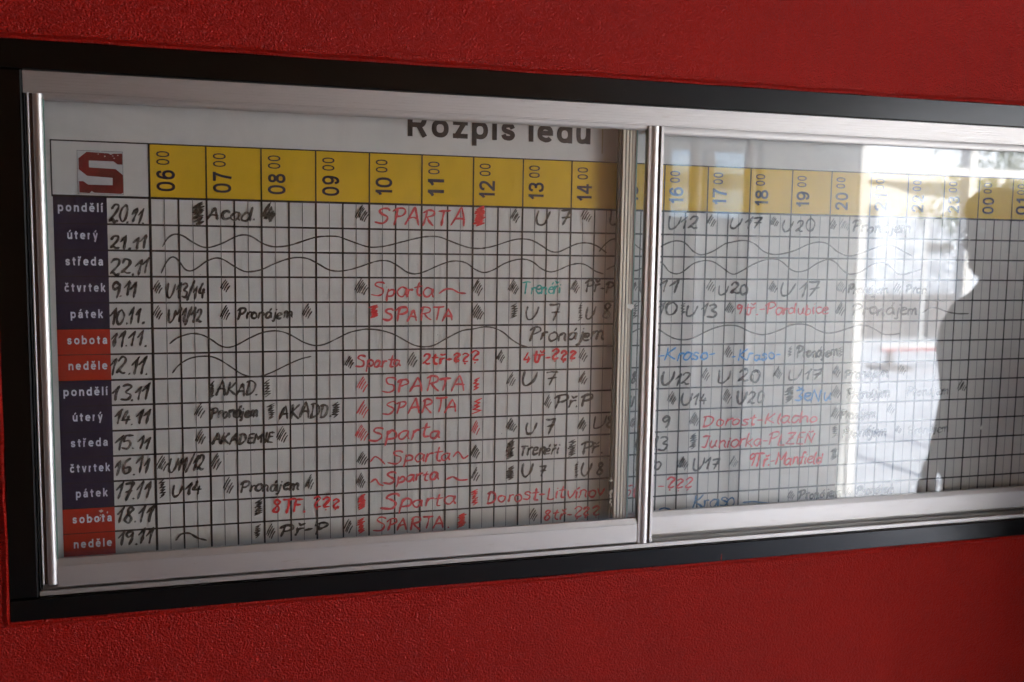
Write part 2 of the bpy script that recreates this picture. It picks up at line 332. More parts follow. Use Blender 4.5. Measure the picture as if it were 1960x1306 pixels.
# ---------------------------------------------------------------- the schedule board
INK = [
('d', '20.11.', 'k', -62.7, 42.3, -1.9, 42.3, 30.2, 2.4),
('d', '21.11', 'k', -64.6, 89.2, -2.0, 89.2, 23.0, 2.4),
('d', '22.11.', 'k', -64.8, 133.6, 6.8, 133.6, 25.9, 2.4),
('d', '9.11', 'k', -63.2, 174.4, -21.3, 174.4, 25.1, 2.4),
('d', '10.11.', 'k', -66.9, 222.9, -7.4, 222.9, 28.9, 2.4),
('d', '11.11.', 'k', -67.0, 263.3, -5.6, 263.3, 25.3, 2.4),
('d', '12.11.', 'k', -69.1, 314.1, -2.2, 314.1, 30.2, 2.4),
('d', '13.11', 'k', -66.7, 360.2, -2.2, 360.2, 26.5, 2.4),
('d', '14.11', 'k', -65.1, 405.4, -3.1, 405.4, 25.7, 2.4),
('d', '15.11', 'k', -64.4, 451.4, -1.4, 451.4, 25.9, 2.4),
('d', '16.11', 'k', -65.5, 497.6, -3.2, 497.6, 30.8, 2.4),
('d', '17.11', 'k', -64.8, 544.1, -5.9, 544.1, 31.9, 2.4),
('d', '18.11', 'k', -64.9, 586.9, -1.4, 586.9, 30.1, 2.4),
('d', '19.11', 'k', -62.4, 629.1, -2.2, 629.1, 28.3, 2.4),
('z', '', 'k', 77.3, 3.9, 95.4, 48.5, 9, 3.6),
('w', 'Acad.', 'k', 101.6, 35.2, 188.8, 35.2, 25.4, 2.4),
('h', '', 'k', 199.4, 1.3, 220.1, 42.9, 12, 3),
('h', '', 'k', 370.5, 1.7, 393.5, 39.6, 7, 2.2),
('w', 'SPARTA', 'r', 410.4, 36.7, 586.5, 36.7, 33.5, 2.4),
('z', '', 'R', 599.8, -1.5, 622.2, 39.2, 9, 4),
('h', '', 'k', 676.6, 1.2, 692.3, 34.2, 6, 2.2),
('w', 'U 7', 'k', 729.3, 32.5, 797.9, 32.5, 30.0, 2.4),
('h', '', 'k', 824.0, -2.3, 845.8, 30.2, 6, 2.2),
('w', 'U8', 'k', 883.9, 29.5, 930.0, 29.5, 29.6, 2.4),
('w', 'U12', 'k', 1014.8, 34.5, 1090.4, 34.5, 29.1, 2.4),
('h', '', 'k', 1104.9, 0.8, 1127.1, 35.8, 6, 2.2),
('w', 'U17', 'k', 1161.4, 31.5, 1237.0, 31.5, 24.2, 2.4),
('h', '', 'k', 1256.7, 3.4, 1276.4, 29.7, 6, 2.2),
('w', 'U20', 'k', 1286.2, 35.1, 1366.4, 35.1, 27.9, 2.4),
('h', '', 'k', 1403.7, 3.5, 1420.6, 36.2, 4, 2.2),
('h', '', 'g', 1428.1, 5.3, 1455.2, 35.6, 7, 2.2),
('w', 'Pronájem', 'k', 1460.4, 33.2, 1616.3, 33.2, 24.0, 2.4),
('h', '', 'k', 7.5, 144.2, 21.9, 176.0, 5, 2.2),
('w', 'U13/14', 'k', 30.8, 177.4, 95.8, 177.4, 27.4, 2.4),
('h', '', 'k', 123.7, 142.1, 139.0, 172.4, 5, 2.2),
('h', '', 'k', 369.2, 140.2, 392.7, 178.0, 7, 2.2),
('w', 'Sparta', 'r', 400.7, 175.0, 521.0, 175.0, 28.0, 2.4),
('h', '', 'k', 599.9, 139.2, 618.5, 180.4, 6, 2.2),
('h', '', 'k', 673.4, 141.0, 694.0, 177.5, 7, 2.2),
('w', 'Trenéři', 't', 702.2, 169.1, 784.2, 169.1, 24.0, 2.4),
('h', '', 'k', 806.0, 140.5, 822.6, 174.5, 6, 2.2),
('w', 'Př-P', 'k', 834.9, 167.0, 901.5, 167.0, 24.5, 2.4),
('h', '', 'k', 939.3, 144.3, 950.6, 169.2, 4, 2.2),
('w', 'U11', 'k', 954.1, 167.0, 1047.0, 167.0, 26.0, 2.4),
('h', '', 'k', 1110.4, 140.5, 1130.8, 173.7, 5, 2.2),
('w', 'U20', 'k', 1138.8, 170.9, 1211.2, 170.9, 22.2, 2.4),
('h', '', 'k', 1259.4, 142.2, 1279.5, 173.8, 6, 2.2),
('w', 'U17', 'k', 1289.3, 176.1, 1383.9, 176.1, 30.6, 2.4),
('h', '', 'k', 1429.2, 141.6, 1451.2, 174.5, 6, 2.2),
('w', 'Pronájem', 'k', 1456.2, 169.3, 1564.1, 169.3, 20.9, 2.4),
('h', '', 'k', 1577.7, 143.5, 1600.8, 177.7, 5, 2.2),
('w', 'Pron', 'k', 1608.7, 169.4, 1669.4, 169.4, 21.3, 2.4),
('h', '', 'k', 6.6, 189.6, 21.1, 222.8, 4, 2.2),
('w', 'U11/12', 'k', 31.8, 221.0, 90.6, 221.0, 24.7, 2.4),
('h', '', 'k', 123.1, 188.6, 138.3, 226.4, 4, 2.2),
('w', 'Pronájem', 'k', 151.5, 215.3, 253.5, 215.3, 20.3, 2.4),
('h', '', 'k', 271.0, 187.6, 287.2, 222.2, 4, 2.2),
('z', '', 'R', 396.4, 191.0, 410.8, 218.2, 6, 3.4),
('w', 'SPARTA', 'r', 422.7, 221.9, 565.1, 221.9, 25.2, 2.4),
('h', '', 'k', 598.9, 188.7, 621.9, 229.2, 7, 2.2),
('z', '', 'k', 678.5, 189.6, 692.2, 222.5, 5, 2.2),
('w', 'U 7', 'k', 711.9, 222.2, 779.7, 222.2, 29.4, 2.4),
('z', '', 'k', 821.8, 188.3, 830.7, 227.9, 6, 1.8),
('w', 'U 8', 'k', 838.5, 220.5, 892.6, 220.5, 28.9, 2.4),
('z', '', 'k', 941.8, 188.7, 952.3, 225.7, 5, 2.2),
('w', 'U10', 'k', 962.6, 214.9, 1040.2, 214.9, 25.0, 2.4),
('z', '', 'k', 1051.4, 189.0, 1062.1, 217.7, 4, 2.2),
('w', 'U13', 'k', 1065.8, 217.8, 1137.6, 217.8, 25.4, 2.4),
('h', '', 'k', 1156.8, 187.1, 1178.1, 218.6, 6, 2.2),
('w', '9tř.-Pardubice', 'r', 1181.7, 214.1, 1413.3, 214.1, 23.6, 2.4),
('h', '', 'k', 1429.7, 186.7, 1451.5, 227.5, 6, 2.2),
('w', 'Pronájem', 'k', 1469.8, 217.1, 1650.0, 217.1, 25.7, 2.4),
('w', 'Pronájem', 'k', 718.2, 265.0, 883.4, 265.0, 28.5, 2.4),
('h', '', 'k', 349.8, 286.9, 365.7, 319.5, 5, 2.2),
('w', 'Sparta', 'r', 371.7, 311.5, 458.9, 311.5, 23.2, 2.4),
('h', '', 'k', 471.1, 282.9, 488.8, 319.2, 5, 2.2),
('w', '2tř-???', 'R', 498.1, 308.1, 614.3, 308.1, 22.6, 2.4),
('h', '', 'k', 650.6, 280.8, 666.3, 313.7, 6, 2.2),
('w', '4tř-???', 'R', 704.6, 308.2, 820.2, 308.2, 23.3, 2.4),
('h', '', 'k', 826.3, 280.5, 843.2, 317.5, 5, 2.2),
('w', '-Kraso-', 'b', 1001.4, 309.8, 1138.3, 309.8, 25.4, 2.4),
('h', '', 'k', 1159.4, 280.2, 1176.0, 315.6, 4, 2.2),
('w', '-Kraso-', 'b', 1174.6, 313.3, 1297.4, 313.3, 23.8, 2.4),
('z', '', 'k', 1312.8, 284.9, 1322.0, 313.3, 4, 1.8),
('w', 'Pronájem', 'k', 1333.6, 309.5, 1440.1, 309.5, 23.1, 2.4),
('z', '', 'k', 1441.4, 286.9, 1453.8, 315.3, 4, 1.8),
('z', '', 'k', 100.9, 330.8, 108.7, 364.2, 8, 2.8),
('w', 'AKAD.', 'k', 113.4, 358.4, 189.3, 358.4, 25.4, 2.4),
('z', '', 'k', 198.1, 330.4, 211.1, 367.4, 5, 2.2),
('h', '', 'r', 372.7, 327.7, 392.8, 365.9, 5, 2.2),
('w', 'SPARTA', 'r', 422.8, 360.6, 589.2, 360.6, 28.6, 2.4),
('z', '', 'R', 601.7, 336.5, 615.0, 367.3, 4, 3),
('h', '', 'k', 673.1, 326.6, 690.2, 364.2, 5, 2.2),
('w', 'U 7', 'k', 705.5, 356.1, 779.3, 356.1, 26.6, 2.4),
('h', '', 'k', 827.4, 328.0, 844.4, 364.2, 5, 2.2),
('w', '8', 'k', 944.5, 354.9, 955.1, 354.9, 26.4, 2.4),
('w', 'U12', 'k', 1015.2, 362.3, 1082.2, 362.3, 26.7, 2.4),
('h', '', 'k', 1106.7, 327.6, 1124.8, 364.7, 5, 2.2),
('w', 'U 20', 'k', 1145.3, 361.3, 1246.7, 361.3, 28.3, 2.4),
('h', '', 'k', 1280.6, 326.9, 1299.8, 364.2, 7, 2.2),
('w', 'U17', 'k', 1317.8, 358.9, 1407.4, 358.9, 25.5, 2.4),
('h', '', 'k', 1430.2, 327.7, 1448.4, 362.2, 6, 2.2),
('w', 'Pronájem', 'k', 1460.4, 359.0, 1573.0, 359.0, 20.1, 2.4),
('h', '', 'k', 1601.0, 331.3, 1622.8, 361.9, 4, 2.2),
('h', '', 'k', 74.5, 370.9, 91.4, 405.6, 4, 2.2),
('w', 'Pronájem', 'k', 101.7, 400.1, 188.9, 400.1, 21.5, 2.4),
('z', '', 'k', 203.4, 376.1, 216.5, 409.0, 6, 2.2),
('w', 'AKADD.', 'k', 227.1, 404.8, 324.8, 404.8, 26.9, 2.4),
('z', '', 'k', 323.9, 376.9, 337.7, 409.9, 5, 3),
('h', '', 'r', 372.7, 374.4, 392.9, 415.6, 6, 2.2),
('w', 'SPARTA', 'r', 424.4, 403.8, 574.7, 403.8, 27.7, 2.4),
('z', '', 'R', 600.8, 378.5, 621.0, 416.1, 4, 2.6),
('h', '', 'k', 753.7, 374.6, 767.9, 409.6, 4, 2.2),
('w', 'Př.P', 'k', 775.1, 403.3, 859.3, 403.3, 26.0, 2.4),
('w', 'U', 'k', 941.2, 405.6, 951.9, 405.6, 26.6, 2.4),
('h', '', 'k', 1028.9, 376.1, 1047.2, 412.5, 6, 2.2),
('w', 'U14', 'k', 1060.4, 406.2, 1121.0, 406.2, 23.6, 2.4),
('h', '', 'k', 1157.8, 374.1, 1178.9, 413.6, 6, 2.2),
('w', 'U20', 'k', 1193.8, 408.3, 1258.8, 408.3, 27.5, 2.4),
('z', '', 'k', 1310.7, 373.3, 1330.9, 411.6, 9, 3.6),
('w', 'ŽeNu', 'b', 1334.7, 408.3, 1426.8, 408.3, 29.2, 2.4),
('h', '', 'k', 1430.2, 374.7, 1451.2, 412.0, 6, 2.2),
('w', 'Pronájem', 'k', 1465.8, 405.3, 1585.0, 405.3, 22.6, 2.4),
('w', 'Pronájem', 'g', 1626.9, 403.1, 1743.8, 403.1, 19.4, 2.4),
('h', '', 'k', 1769.0, 370.4, 1793.9, 406.8, 6, 2.2),
('h', '', 'k', 75.6, 418.7, 91.6, 455.7, 5, 2.2),
('w', 'AKADEMIE', 'k', 104.7, 449.4, 216.1, 449.4, 19.7, 2.4),
('h', '', 'k', 222.2, 418.6, 239.8, 459.1, 6, 2.2),
('h', '', 'r', 369.7, 421.3, 392.9, 462.8, 7, 2.2),
('w', 'Sparta', 'r', 398.0, 454.3, 539.1, 454.3, 28.8, 2.4),
('h', '', 'r', 601.4, 421.8, 616.2, 461.6, 5, 2.2),
('h', '', 'k', 672.9, 421.2, 693.9, 454.9, 7, 2.2),
('w', 'U 7', 'k', 716.1, 454.1, 775.7, 454.1, 28.0, 2.4),
('h', '', 'k', 827.4, 423.7, 844.4, 459.4, 7, 2.2),
('w', 'U8', 'k', 860.4, 449.0, 910.7, 449.0, 25.3, 2.4),
('h', '', 'k', 941.9, 428.9, 954.7, 457.3, 4, 2.2),
('w', '9', 'k', 1013.5, 455.1, 1035.9, 455.1, 28.1, 2.4),
('h', '', 'k', 1081.9, 422.3, 1103.9, 461.0, 7, 2.2),
('w', 'Dorost-Kladno', 'r', 1112.9, 455.7, 1399.7, 456.3, 25.1, 2.4),
('h', '', 'k', 1431.3, 419.6, 1452.1, 458.9, 6, 2.2),
('w', 'Pronájem', 'k', 1453.4, 451.2, 1548.7, 451.2, 20.2, 2.4),
('h', '', 'k', 1576.6, 419.2, 1597.6, 453.0, 5, 2.2),
('h', '', 'k', 6.5, 464.4, 24.8, 503.4, 6, 2.2),
('w', 'U11/12', 'k', 27.7, 496.7, 90.0, 496.7, 26.4, 2.4),
('h', '', 'k', 100.3, 465.0, 119.8, 505.2, 4, 2.2),
('h', '', 'k', 372.7, 474.7, 392.9, 510.3, 6, 2.2),
('w', 'Sparta', 'r', 435.9, 501.6, 560.8, 501.6, 27.0, 2.4),
('h', '', 'k', 600.1, 470.5, 616.8, 507.5, 6, 2.2),
('z', '', 'k', 673.6, 465.2, 689.2, 505.7, 9, 3.6),
('w', 'Trenéři', 'k', 701.3, 498.8, 787.6, 498.8, 23.8, 2.4),
('z', '', 'k', 806.2, 470.9, 822.6, 509.0, 8, 2.2),
('w', 'Př.', 'k', 832.7, 500.7, 885.1, 500.7, 24.2, 2.4),
('w', 'U13', 'k', 959.7, 503.3, 1033.4, 503.3, 30.3, 2.4),
('z', '', 'k', 1083.6, 469.3, 1099.9, 506.5, 6, 2.8),
('w', 'Juniorka-PLZEŇ', 'r', 1110.9, 502.4, 1392.8, 503.4, 27.5, 2.4),
('z', '', 'k', 1435.2, 465.5, 1447.9, 497.0, 5, 2.2),
('w', 'Pronájem', 'k', 1462.7, 494.6, 1579.5, 494.6, 23.9, 2.4),
('h', '', 'k', 1603.1, 471.4, 1620.3, 496.4, 4, 2.2),
('w', 'Pronájem', 'g', 1637.1, 492.2, 1750.4, 492.2, 19.6, 2.4),
('z', '', 'k', 9.7, 509.5, 20.3, 549.3, 6, 2.2),
('w', 'U14', 'k', 32.7, 543.2, 84.7, 543.2, 23.6, 2.4),
('h', '', 'k', 124.0, 511.8, 140.8, 550.7, 5, 2.2),
('w', 'Pronájem', 'k', 152.2, 543.4, 264.6, 543.4, 22.0, 2.4),
('h', '', 'k', 275.0, 513.9, 288.6, 553.5, 5, 2.2),
('h', '', 'k', 372.7, 517.0, 386.9, 557.2, 6, 2.2),
('w', 'Sparta', 'r', 426.8, 540.8, 535.6, 540.8, 24.0, 2.4),
('h', '', 'k', 600.7, 517.4, 617.4, 556.5, 4, 2.2),
('z', '', 'k', 674.5, 520.1, 688.8, 550.1, 7, 3),
('w', 'U 7', 'k', 707.2, 543.5, 760.5, 543.5, 23.9, 2.4),
('z', '', 'k', 821.6, 518.8, 829.4, 554.6, 6, 2),
('w', 'U 8', 'k', 836.2, 548.3, 887.6, 548.3, 25.5, 2.4),
('w', 'U20', 'k', 960.9, 544.9, 1019.0, 544.9, 20.3, 2.4),
('h', '', 'k', 1058.3, 518.2, 1080.6, 554.7, 7, 2.2),
('w', 'U17', 'k', 1091.6, 549.5, 1156.9, 549.5, 26.4, 2.4),
('h', '', 'g', 1180.9, 520.6, 1200.2, 555.2, 6, 2.2),
('w', '9Tř.-Manfield', 'R', 1225.5, 548.4, 1415.5, 549.8, 25.7, 2.4),
('z', '', 'k', 1434.0, 516.6, 1450.7, 546.7, 6, 2.2),
('z', '', 'k', 178.7, 559.0, 192.8, 592.3, 6, 3),
('w', '8TF. ???', 'R', 212.1, 586.5, 340.3, 586.5, 25.4, 2.4),
('z', '', 'R', 374.7, 560.1, 386.9, 592.7, 8, 3.6),
('w', 'Sparta', 'r', 423.4, 591.9, 571.9, 591.9, 28.3, 2.4),
('z', '', 'R', 601.2, 563.5, 614.7, 598.7, 6, 2.2),
('w', 'Dorost-Litvínov', 'r', 633.2, 592.3, 891.1, 593.8, 25.9, 2.4),
('w', '5tř', 'r', 936.2, 598.7, 972.3, 598.7, 22.6, 2.4),
('w', '-???', 'r', 1012.0, 591.9, 1093.4, 591.9, 26.2, 2.4),
('z', '', 'k', 178.2, 607.2, 189.5, 634.8, 6, 2.2),
('h', '', 'k', 201.3, 605.7, 216.1, 642.9, 4, 2.2),
('w', 'Př-P', 'k', 226.3, 633.4, 317.1, 633.4, 24.5, 2.4),
('h', '', 'k', 348.3, 605.8, 362.5, 642.2, 4, 2.2),
('z', '', 'R', 372.6, 607.4, 385.9, 640.7, 7, 3),
('w', 'SPARTA.', 'r', 406.4, 636.9, 558.9, 636.9, 26.3, 2.4),
('z', '', 'R', 573.6, 611.1, 590.2, 642.4, 7, 3),
('h', '', 'k', 725.6, 609.6, 742.1, 644.2, 5, 2.2),
('w', '8tř-???', 'r', 755.6, 639.6, 881.6, 638.1, 24.3, 2.4),
('w', 'Kraso', 'B', 1093.5, 634.8, 1198.1, 634.8, 28.9, 2.4),
('w', 'Pronájem', 'k', 1356.0, 628.9, 1466.7, 628.9, 20.3, 2.4),
('h', '', 'k', 1328.8, 607.0, 1346.2, 635.4, 4, 2.2),
('h', '', 'k', 1479.6, 609.3, 1495.6, 635.0, 4, 2.2),
('w', 'Pronájem', 'k', 1506.3, 628.3, 1610.8, 628.3, 20.7, 2.4),
]
WAVES = [
('w', 1.7, [(24, 84.3), (34, 68.4), (46, 62.1), (60, 65.5), (76, 76.3), (93, 84.6), (107, 84.5), (128, 76.8), (150, 65.3), (164, 61.3), (179, 64.3), (197, 75.8), (214, 81.8), (231, 82.1), (251, 78.3), (276, 69.6), (296, 63.5), (316, 61.4), (336, 61.8), (351, 66.7), (377, 75.8), (395, 80.7), (411, 80.5), (429, 77.7), (455, 70.8), (482, 63.9), (505, 59.1), (530, 59.2), (549, 65.5), (570, 73.1), (592, 79.4), (615, 80.4), (640, 75.8), (674, 64.7), (696, 60.6), (719, 62.9), (739, 72.6), (757, 83.3), (774, 85.8), (791, 79.3), (815, 68.9), (838, 66.6), (859, 72.4), (880, 85.9)]),
('w', 1.7, [(864, 83.4), (879, 66.6), (897, 57.5), (933, 63.0), (955, 76.7), (980, 83.4), (1001, 71.9), (1019, 63.2), (1038, 59.3), (1057, 64.1), (1076, 80.8), (1096, 87.8), (1121, 80.3), (1149, 64.2), (1162, 60.9), (1192, 56.2), (1218, 61.7), (1241, 77.9), (1264, 84.9), (1290, 83.3), (1321, 75.3), (1351, 62.5), (1377, 57.1), (1401, 60.8), (1426, 77.4), (1454, 86.3), (1481, 81.9), (1517, 69.5), (1549, 60.5), (1573, 63.6), (1599, 75.4), (1624, 85.5)]),
('w', 1.7, [(21, 131.9), (30, 112.3), (40, 103.1), (50, 108.4), (61, 124.3), (71, 127.9), (82, 122.9), (99, 110.4), (116, 104.1), (130, 107.7), (147, 118.7), (164, 127.8), (178, 128.5), (196, 124.6), (218, 114.4), (241, 105.4), (260, 101.9), (280, 103.7), (300, 113.7), (318, 123.8), (336, 126.8), (356, 124.3), (377, 118.3), (403, 109.0), (418, 106.3), (434, 107.4), (453, 117.7), (469, 128.1), (485, 131.1), (503, 126.5), (530, 114.5), (552, 106.9), (571, 105.7), (587, 110.1), (604, 121.9), (622, 127.7), (641, 122.2), (663, 109.9), (686, 102.2), (706, 100.9), (723, 106.2), (740, 118.8), (758, 125.5), (775, 122.7), (798, 112.9), (818, 108.6), (836, 111.2), (857, 123.5), (875, 129.0)]),
('w', 1.7, [(881, 120.6), (899, 112.1), (920, 113.4), (941, 121.6), (956, 118.7), (981, 104.5), (996, 101.5), (1008, 108.5), (1021, 122.5), (1037, 128.1), (1053, 123.8), (1077, 106.5), (1102, 100.0), (1122, 101.8), (1141, 111.7), (1169, 128.0), (1191, 121.3), (1216, 107.9), (1246, 97.1), (1272, 94.8), (1291, 102.3), (1311, 117.2), (1331, 122.1), (1353, 116.9), (1376, 103.3), (1403, 94.6), (1423, 101.2), (1440, 116.4), (1460, 126.5), (1488, 121.2), (1515, 105.5), (1543, 100.1), (1564, 108.6), (1581, 122.4), (1598, 126.5), (1622, 121.4), (1647, 115.0)]),
('w', 1.7, [(33, 260.1), (45, 250.3), (62, 243.8), (76, 242.0), (92, 245.9), (107, 254.9), (121, 265.2), (135, 268.4), (150, 264.3), (170, 253.2), (175, 250.8), (195, 242.1), (217, 238.6), (235, 241.3), (252, 249.2), (272, 261.1), (292, 267.3), (310, 265.5), (330, 256.7), (356, 244.0), (377, 239.0), (395, 237.4), (421, 240.8), (445, 249.0), (469, 262.6), (485, 270.3), (504, 273.2), (523, 270.1), (550, 255.7), (578, 242.6), (601, 239.3), (623, 235.4), (643, 237.5), (663, 246.7), (680, 260.6), (700, 272.7), (714, 276.3)]),
('w', 1.7, [(942, 250.0), (957, 243.1), (982, 239.0), (1005, 246.4), (1020, 255.2), (1039, 264.1), (1061, 267.3), (1083, 263.2), (1118, 247.7), (1146, 239.2), (1170, 237.2), (1192, 240.8), (1215, 251.0), (1242, 258.1), (1265, 256.7), (1295, 246.9), (1317, 238.6), (1340, 236.1), (1364, 239.7), (1384, 249.5), (1408, 256.7), (1432, 255.2), (1463, 246.9), (1491, 240.3), (1515, 242.2), (1536, 251.2), (1557, 261.2), (1582, 262.2), (1602, 259.7)]),
('w', 1.7, [(37, 313.5), (47, 300.4), (64, 289.0), (83, 284.4), (103, 284.7), (120, 291.6), (140, 305.4), (157, 317.8), (174, 323.6), (191, 323.7), (212, 317.0), (241, 303.1), (265, 292.9), (285, 288.1)]),
('w', 1.7, [(1658, 213.5), (1678, 203.0), (1699, 203.1), (1721, 210.3), (1752, 215.9), (1786, 216.1)]),
('w', 2.2, [(37, 626.5), (46, 615.8), (61, 615.1), (75, 624.7), (91, 630.4)]),
('r', 2.2, [(532, 168.8), (544, 160.8), (558, 160.8), (571, 167.4), (585, 168.8)]),
('r', 2.2, [(398, 496.3), (406, 487.1), (415, 490.8), (426, 502.4)]),
('r', 2.2, [(563, 494.7), (571, 485.4), (577, 488.9), (584, 499.0), (594, 493.0)]),
('r', 2.2, [(398, 537.6), (408, 531.7), (415, 541.7), (423, 545.4)]),
('r', 2.2, [(550, 539.6), (563, 535.4), (576, 542.7), (593, 542.6)]),
('B', 2, [(1016, 631.5), (1029, 628.8), (1048, 635.3), (1067, 639.4)]),
('B', 2.2, [(1217, 628.3), (1241, 627.9), (1265, 631.9), (1297, 636.1)]),
]
COLS = [4.0, 100.6, 197.0, 295.5, 395.4, 496.3, 598.3, 699.5, 801.6, 903.5, 1005.4, 1105.0, 1205.0, 1305.9, 1403.3, 1504.1, 1601.4, 1698.7, 1794.6, 1889.7, 1985.7]
ROWS = [-1.4, 46.5, 92.5, 138.8, 185.5, 232.0, 277.7, 324.3, 370.2, 416.7, 462.9, 509.3, 556.2, 602.2, 648.2]

board = thing('schedule_board', 'white gridded ice rink schedule board with yellow hour header behind glass', 'schedule board')
CX = [c / 1000 for c in COLS]; RZ = [Zb(r / 1000) for r in ROWS]; HT = Zb(-.0965); PX0 = -.1545; DX = -.0675
Mesh().box(-.1855, 2.095, 0.0, .005, Zb(.700), Zb(-.2035)).build('panel', 'white', board)
def smooth(p, n=6):
    if len(p) < 3: return p
    q = [p[0]] + p + [p[-1]]; r = []
    for i in range(1, len(q) - 2):
        a, b, c, d = q[i - 1:i + 3]
        for k in range(n):
            t = k / n
            r.append(tuple(.5 * (2 * b[j] + (c[j] - a[j]) * t + (2 * a[j] - 5 * b[j] + 4 * c[j] - d[j]) * t * t + (3 * b[j] - a[j] - 3 * c[j] + d[j]) * t ** 3) for j in (0, 1)))
    return r + [p[-1]]
# printed lettering: monoline grotesque built from strokes; | and - and / straight, ~ curve, O ellipse
PG = {}
for line in """0 .66 O0,0,1,1
1 .40 |1,0,1,1 ~0,.72,.45,.80,.95,.98
2 .66 ~.03,.70,.10,.90,.5,1,.88,.92,.97,.72,.8,.48,.35,.22,.03,.02 -0,0,1,0
3 .66 ~.05,.76,.18,.95,.5,1,.86,.93,.94,.74,.76,.56,.38,.53 ~.38,.53,.80,.5,1,.28,.86,.06,.5,0,.14,.06,0,.27
4 .70 |.75,0,.75,1 /.70,.98,.03,.30 -0,.25,1,.25
5 .66 -.12,1,.92,1 ~.16,.98,.10,.74,.04,.50 ~.05,.50,.28,.62,.55,.65,.9,.55,1,.33,.88,.08,.5,0,.14,.06,0,.25
6 .66 ~.93,.78,.80,.96,.52,1,.2,.88,.03,.5,.10,.14,.5,0,.9,.11,1,.32,.86,.56,.52,.63,.16,.52,.04,.34
7 .64 -0,1,1,1 ~.96,.98,.6,.55,.35,-.1
8 .66 O.07,.52,.93,1 O0,0,1,.55
9 .66 ~.07,.22,.20,.04,.48,0,.8,.12,.97,.5,.90,.86,.5,1,.1,.89,0,.68,.14,.44,.48,.37,.84,.48,.96,.66
R .78 |0,0,0,1 -0,1,.55,1 -0,.46,.55,.46 ~.5,1,.82,.97,.95,.74,.82,.49,.5,.46 /.55,.46,1,0
o .68 O0,0,1,.73
z .60 -0,.73,1,.73 -0,0,1,0 /.98,.70,.02,.03
p .66 |0,-.27,0,.73 O0,0,1,.73
i .0 |.5,0,.5,.73 |.5,.84,.5,1.0
s .60 ~.95,.54,.8,.69,.5,.73,.15,.68,.05,.54,.2,.42,.78,.31,.95,.18,.8,.04,.5,0,.15,.05,.0,.20
l .0 |.5,0,.5,1
e .66 -.05,.385,1,.385 ~1,.34,.92,.60,.5,.73,.10,.62,0,.365,.10,.12,.5,0,.80,.03,.95,.12
d .66 |1,0,1,1 O0,0,1,.73
u .62 |1,0,1,.73 ~0,.82,0,.3,.1,.06,.42,0,.8,.08,.98,.3
n .62 |0,0,0,.73 ~.02,.45,.2,.66,.58,.73,.92,.66,1,.43,1,-.1
a .62 ~.05,.54,.2,.69,.5,.73,.85,.67,.94,.5,.94,.15,1,-.08 ~.93,.42,.4,.38,.06,.3,.02,.13,.25,0,.62,.04,.93,.24
t .42 ~.42,1,.42,.2,.55,.03,1,.0 -0,.73,1,.73
r .38 |0,0,0,.73 ~.02,.4,.2,.62,.55,.71,1,.72
c .62 ~.97,.58,.8,.70,.5,.73,.12,.62,0,.365,.12,.1,.5,0,.82,.04,.97,.15
v .64 /0,.73,.5,0 /.5,0,1,.73
k .64 |0,0,0,1 /.95,.73,.05,.26 /.35,.42,1,0
y .64 /0,.73,.52,0 /1,.73,.32,-.27
b .66 |0,0,0,1 O0,0,1,.73""".split('\n'):
    q = line.split(' '); PG[q[0]] = (float(q[1]), [(k[0], [float(a) for a in k[1:].split(',')]) for k in q[2:]])
def accented(ch, base, kind):
    w_, st = PG[base]; st = [k for k in st if not (base == 'i' and k[1][1] > .8)]
    ac = [('/', [.35, .80, .72, 1.02])] if kind == 'a' else [('/', [.15, 1.0, .5, .80]), ('/', [.5, .80, .85, 1.0])]
    PG[ch] = (w_, st + [('!' + k[0], k[1]) for k in ac])
for ch, base, kind in (('ě', 'e', 'c'), ('é', 'e', 'a'), ('í', 'i', 'a'), ('ý', 'y', 'a'), ('á', 'a', 'a'), ('ú', 'u', 'a'), ('ř', 'r', 'c'), ('č', 'c', 'c')): accented(ch, base, kind)
PG[' '] = (.22, [])
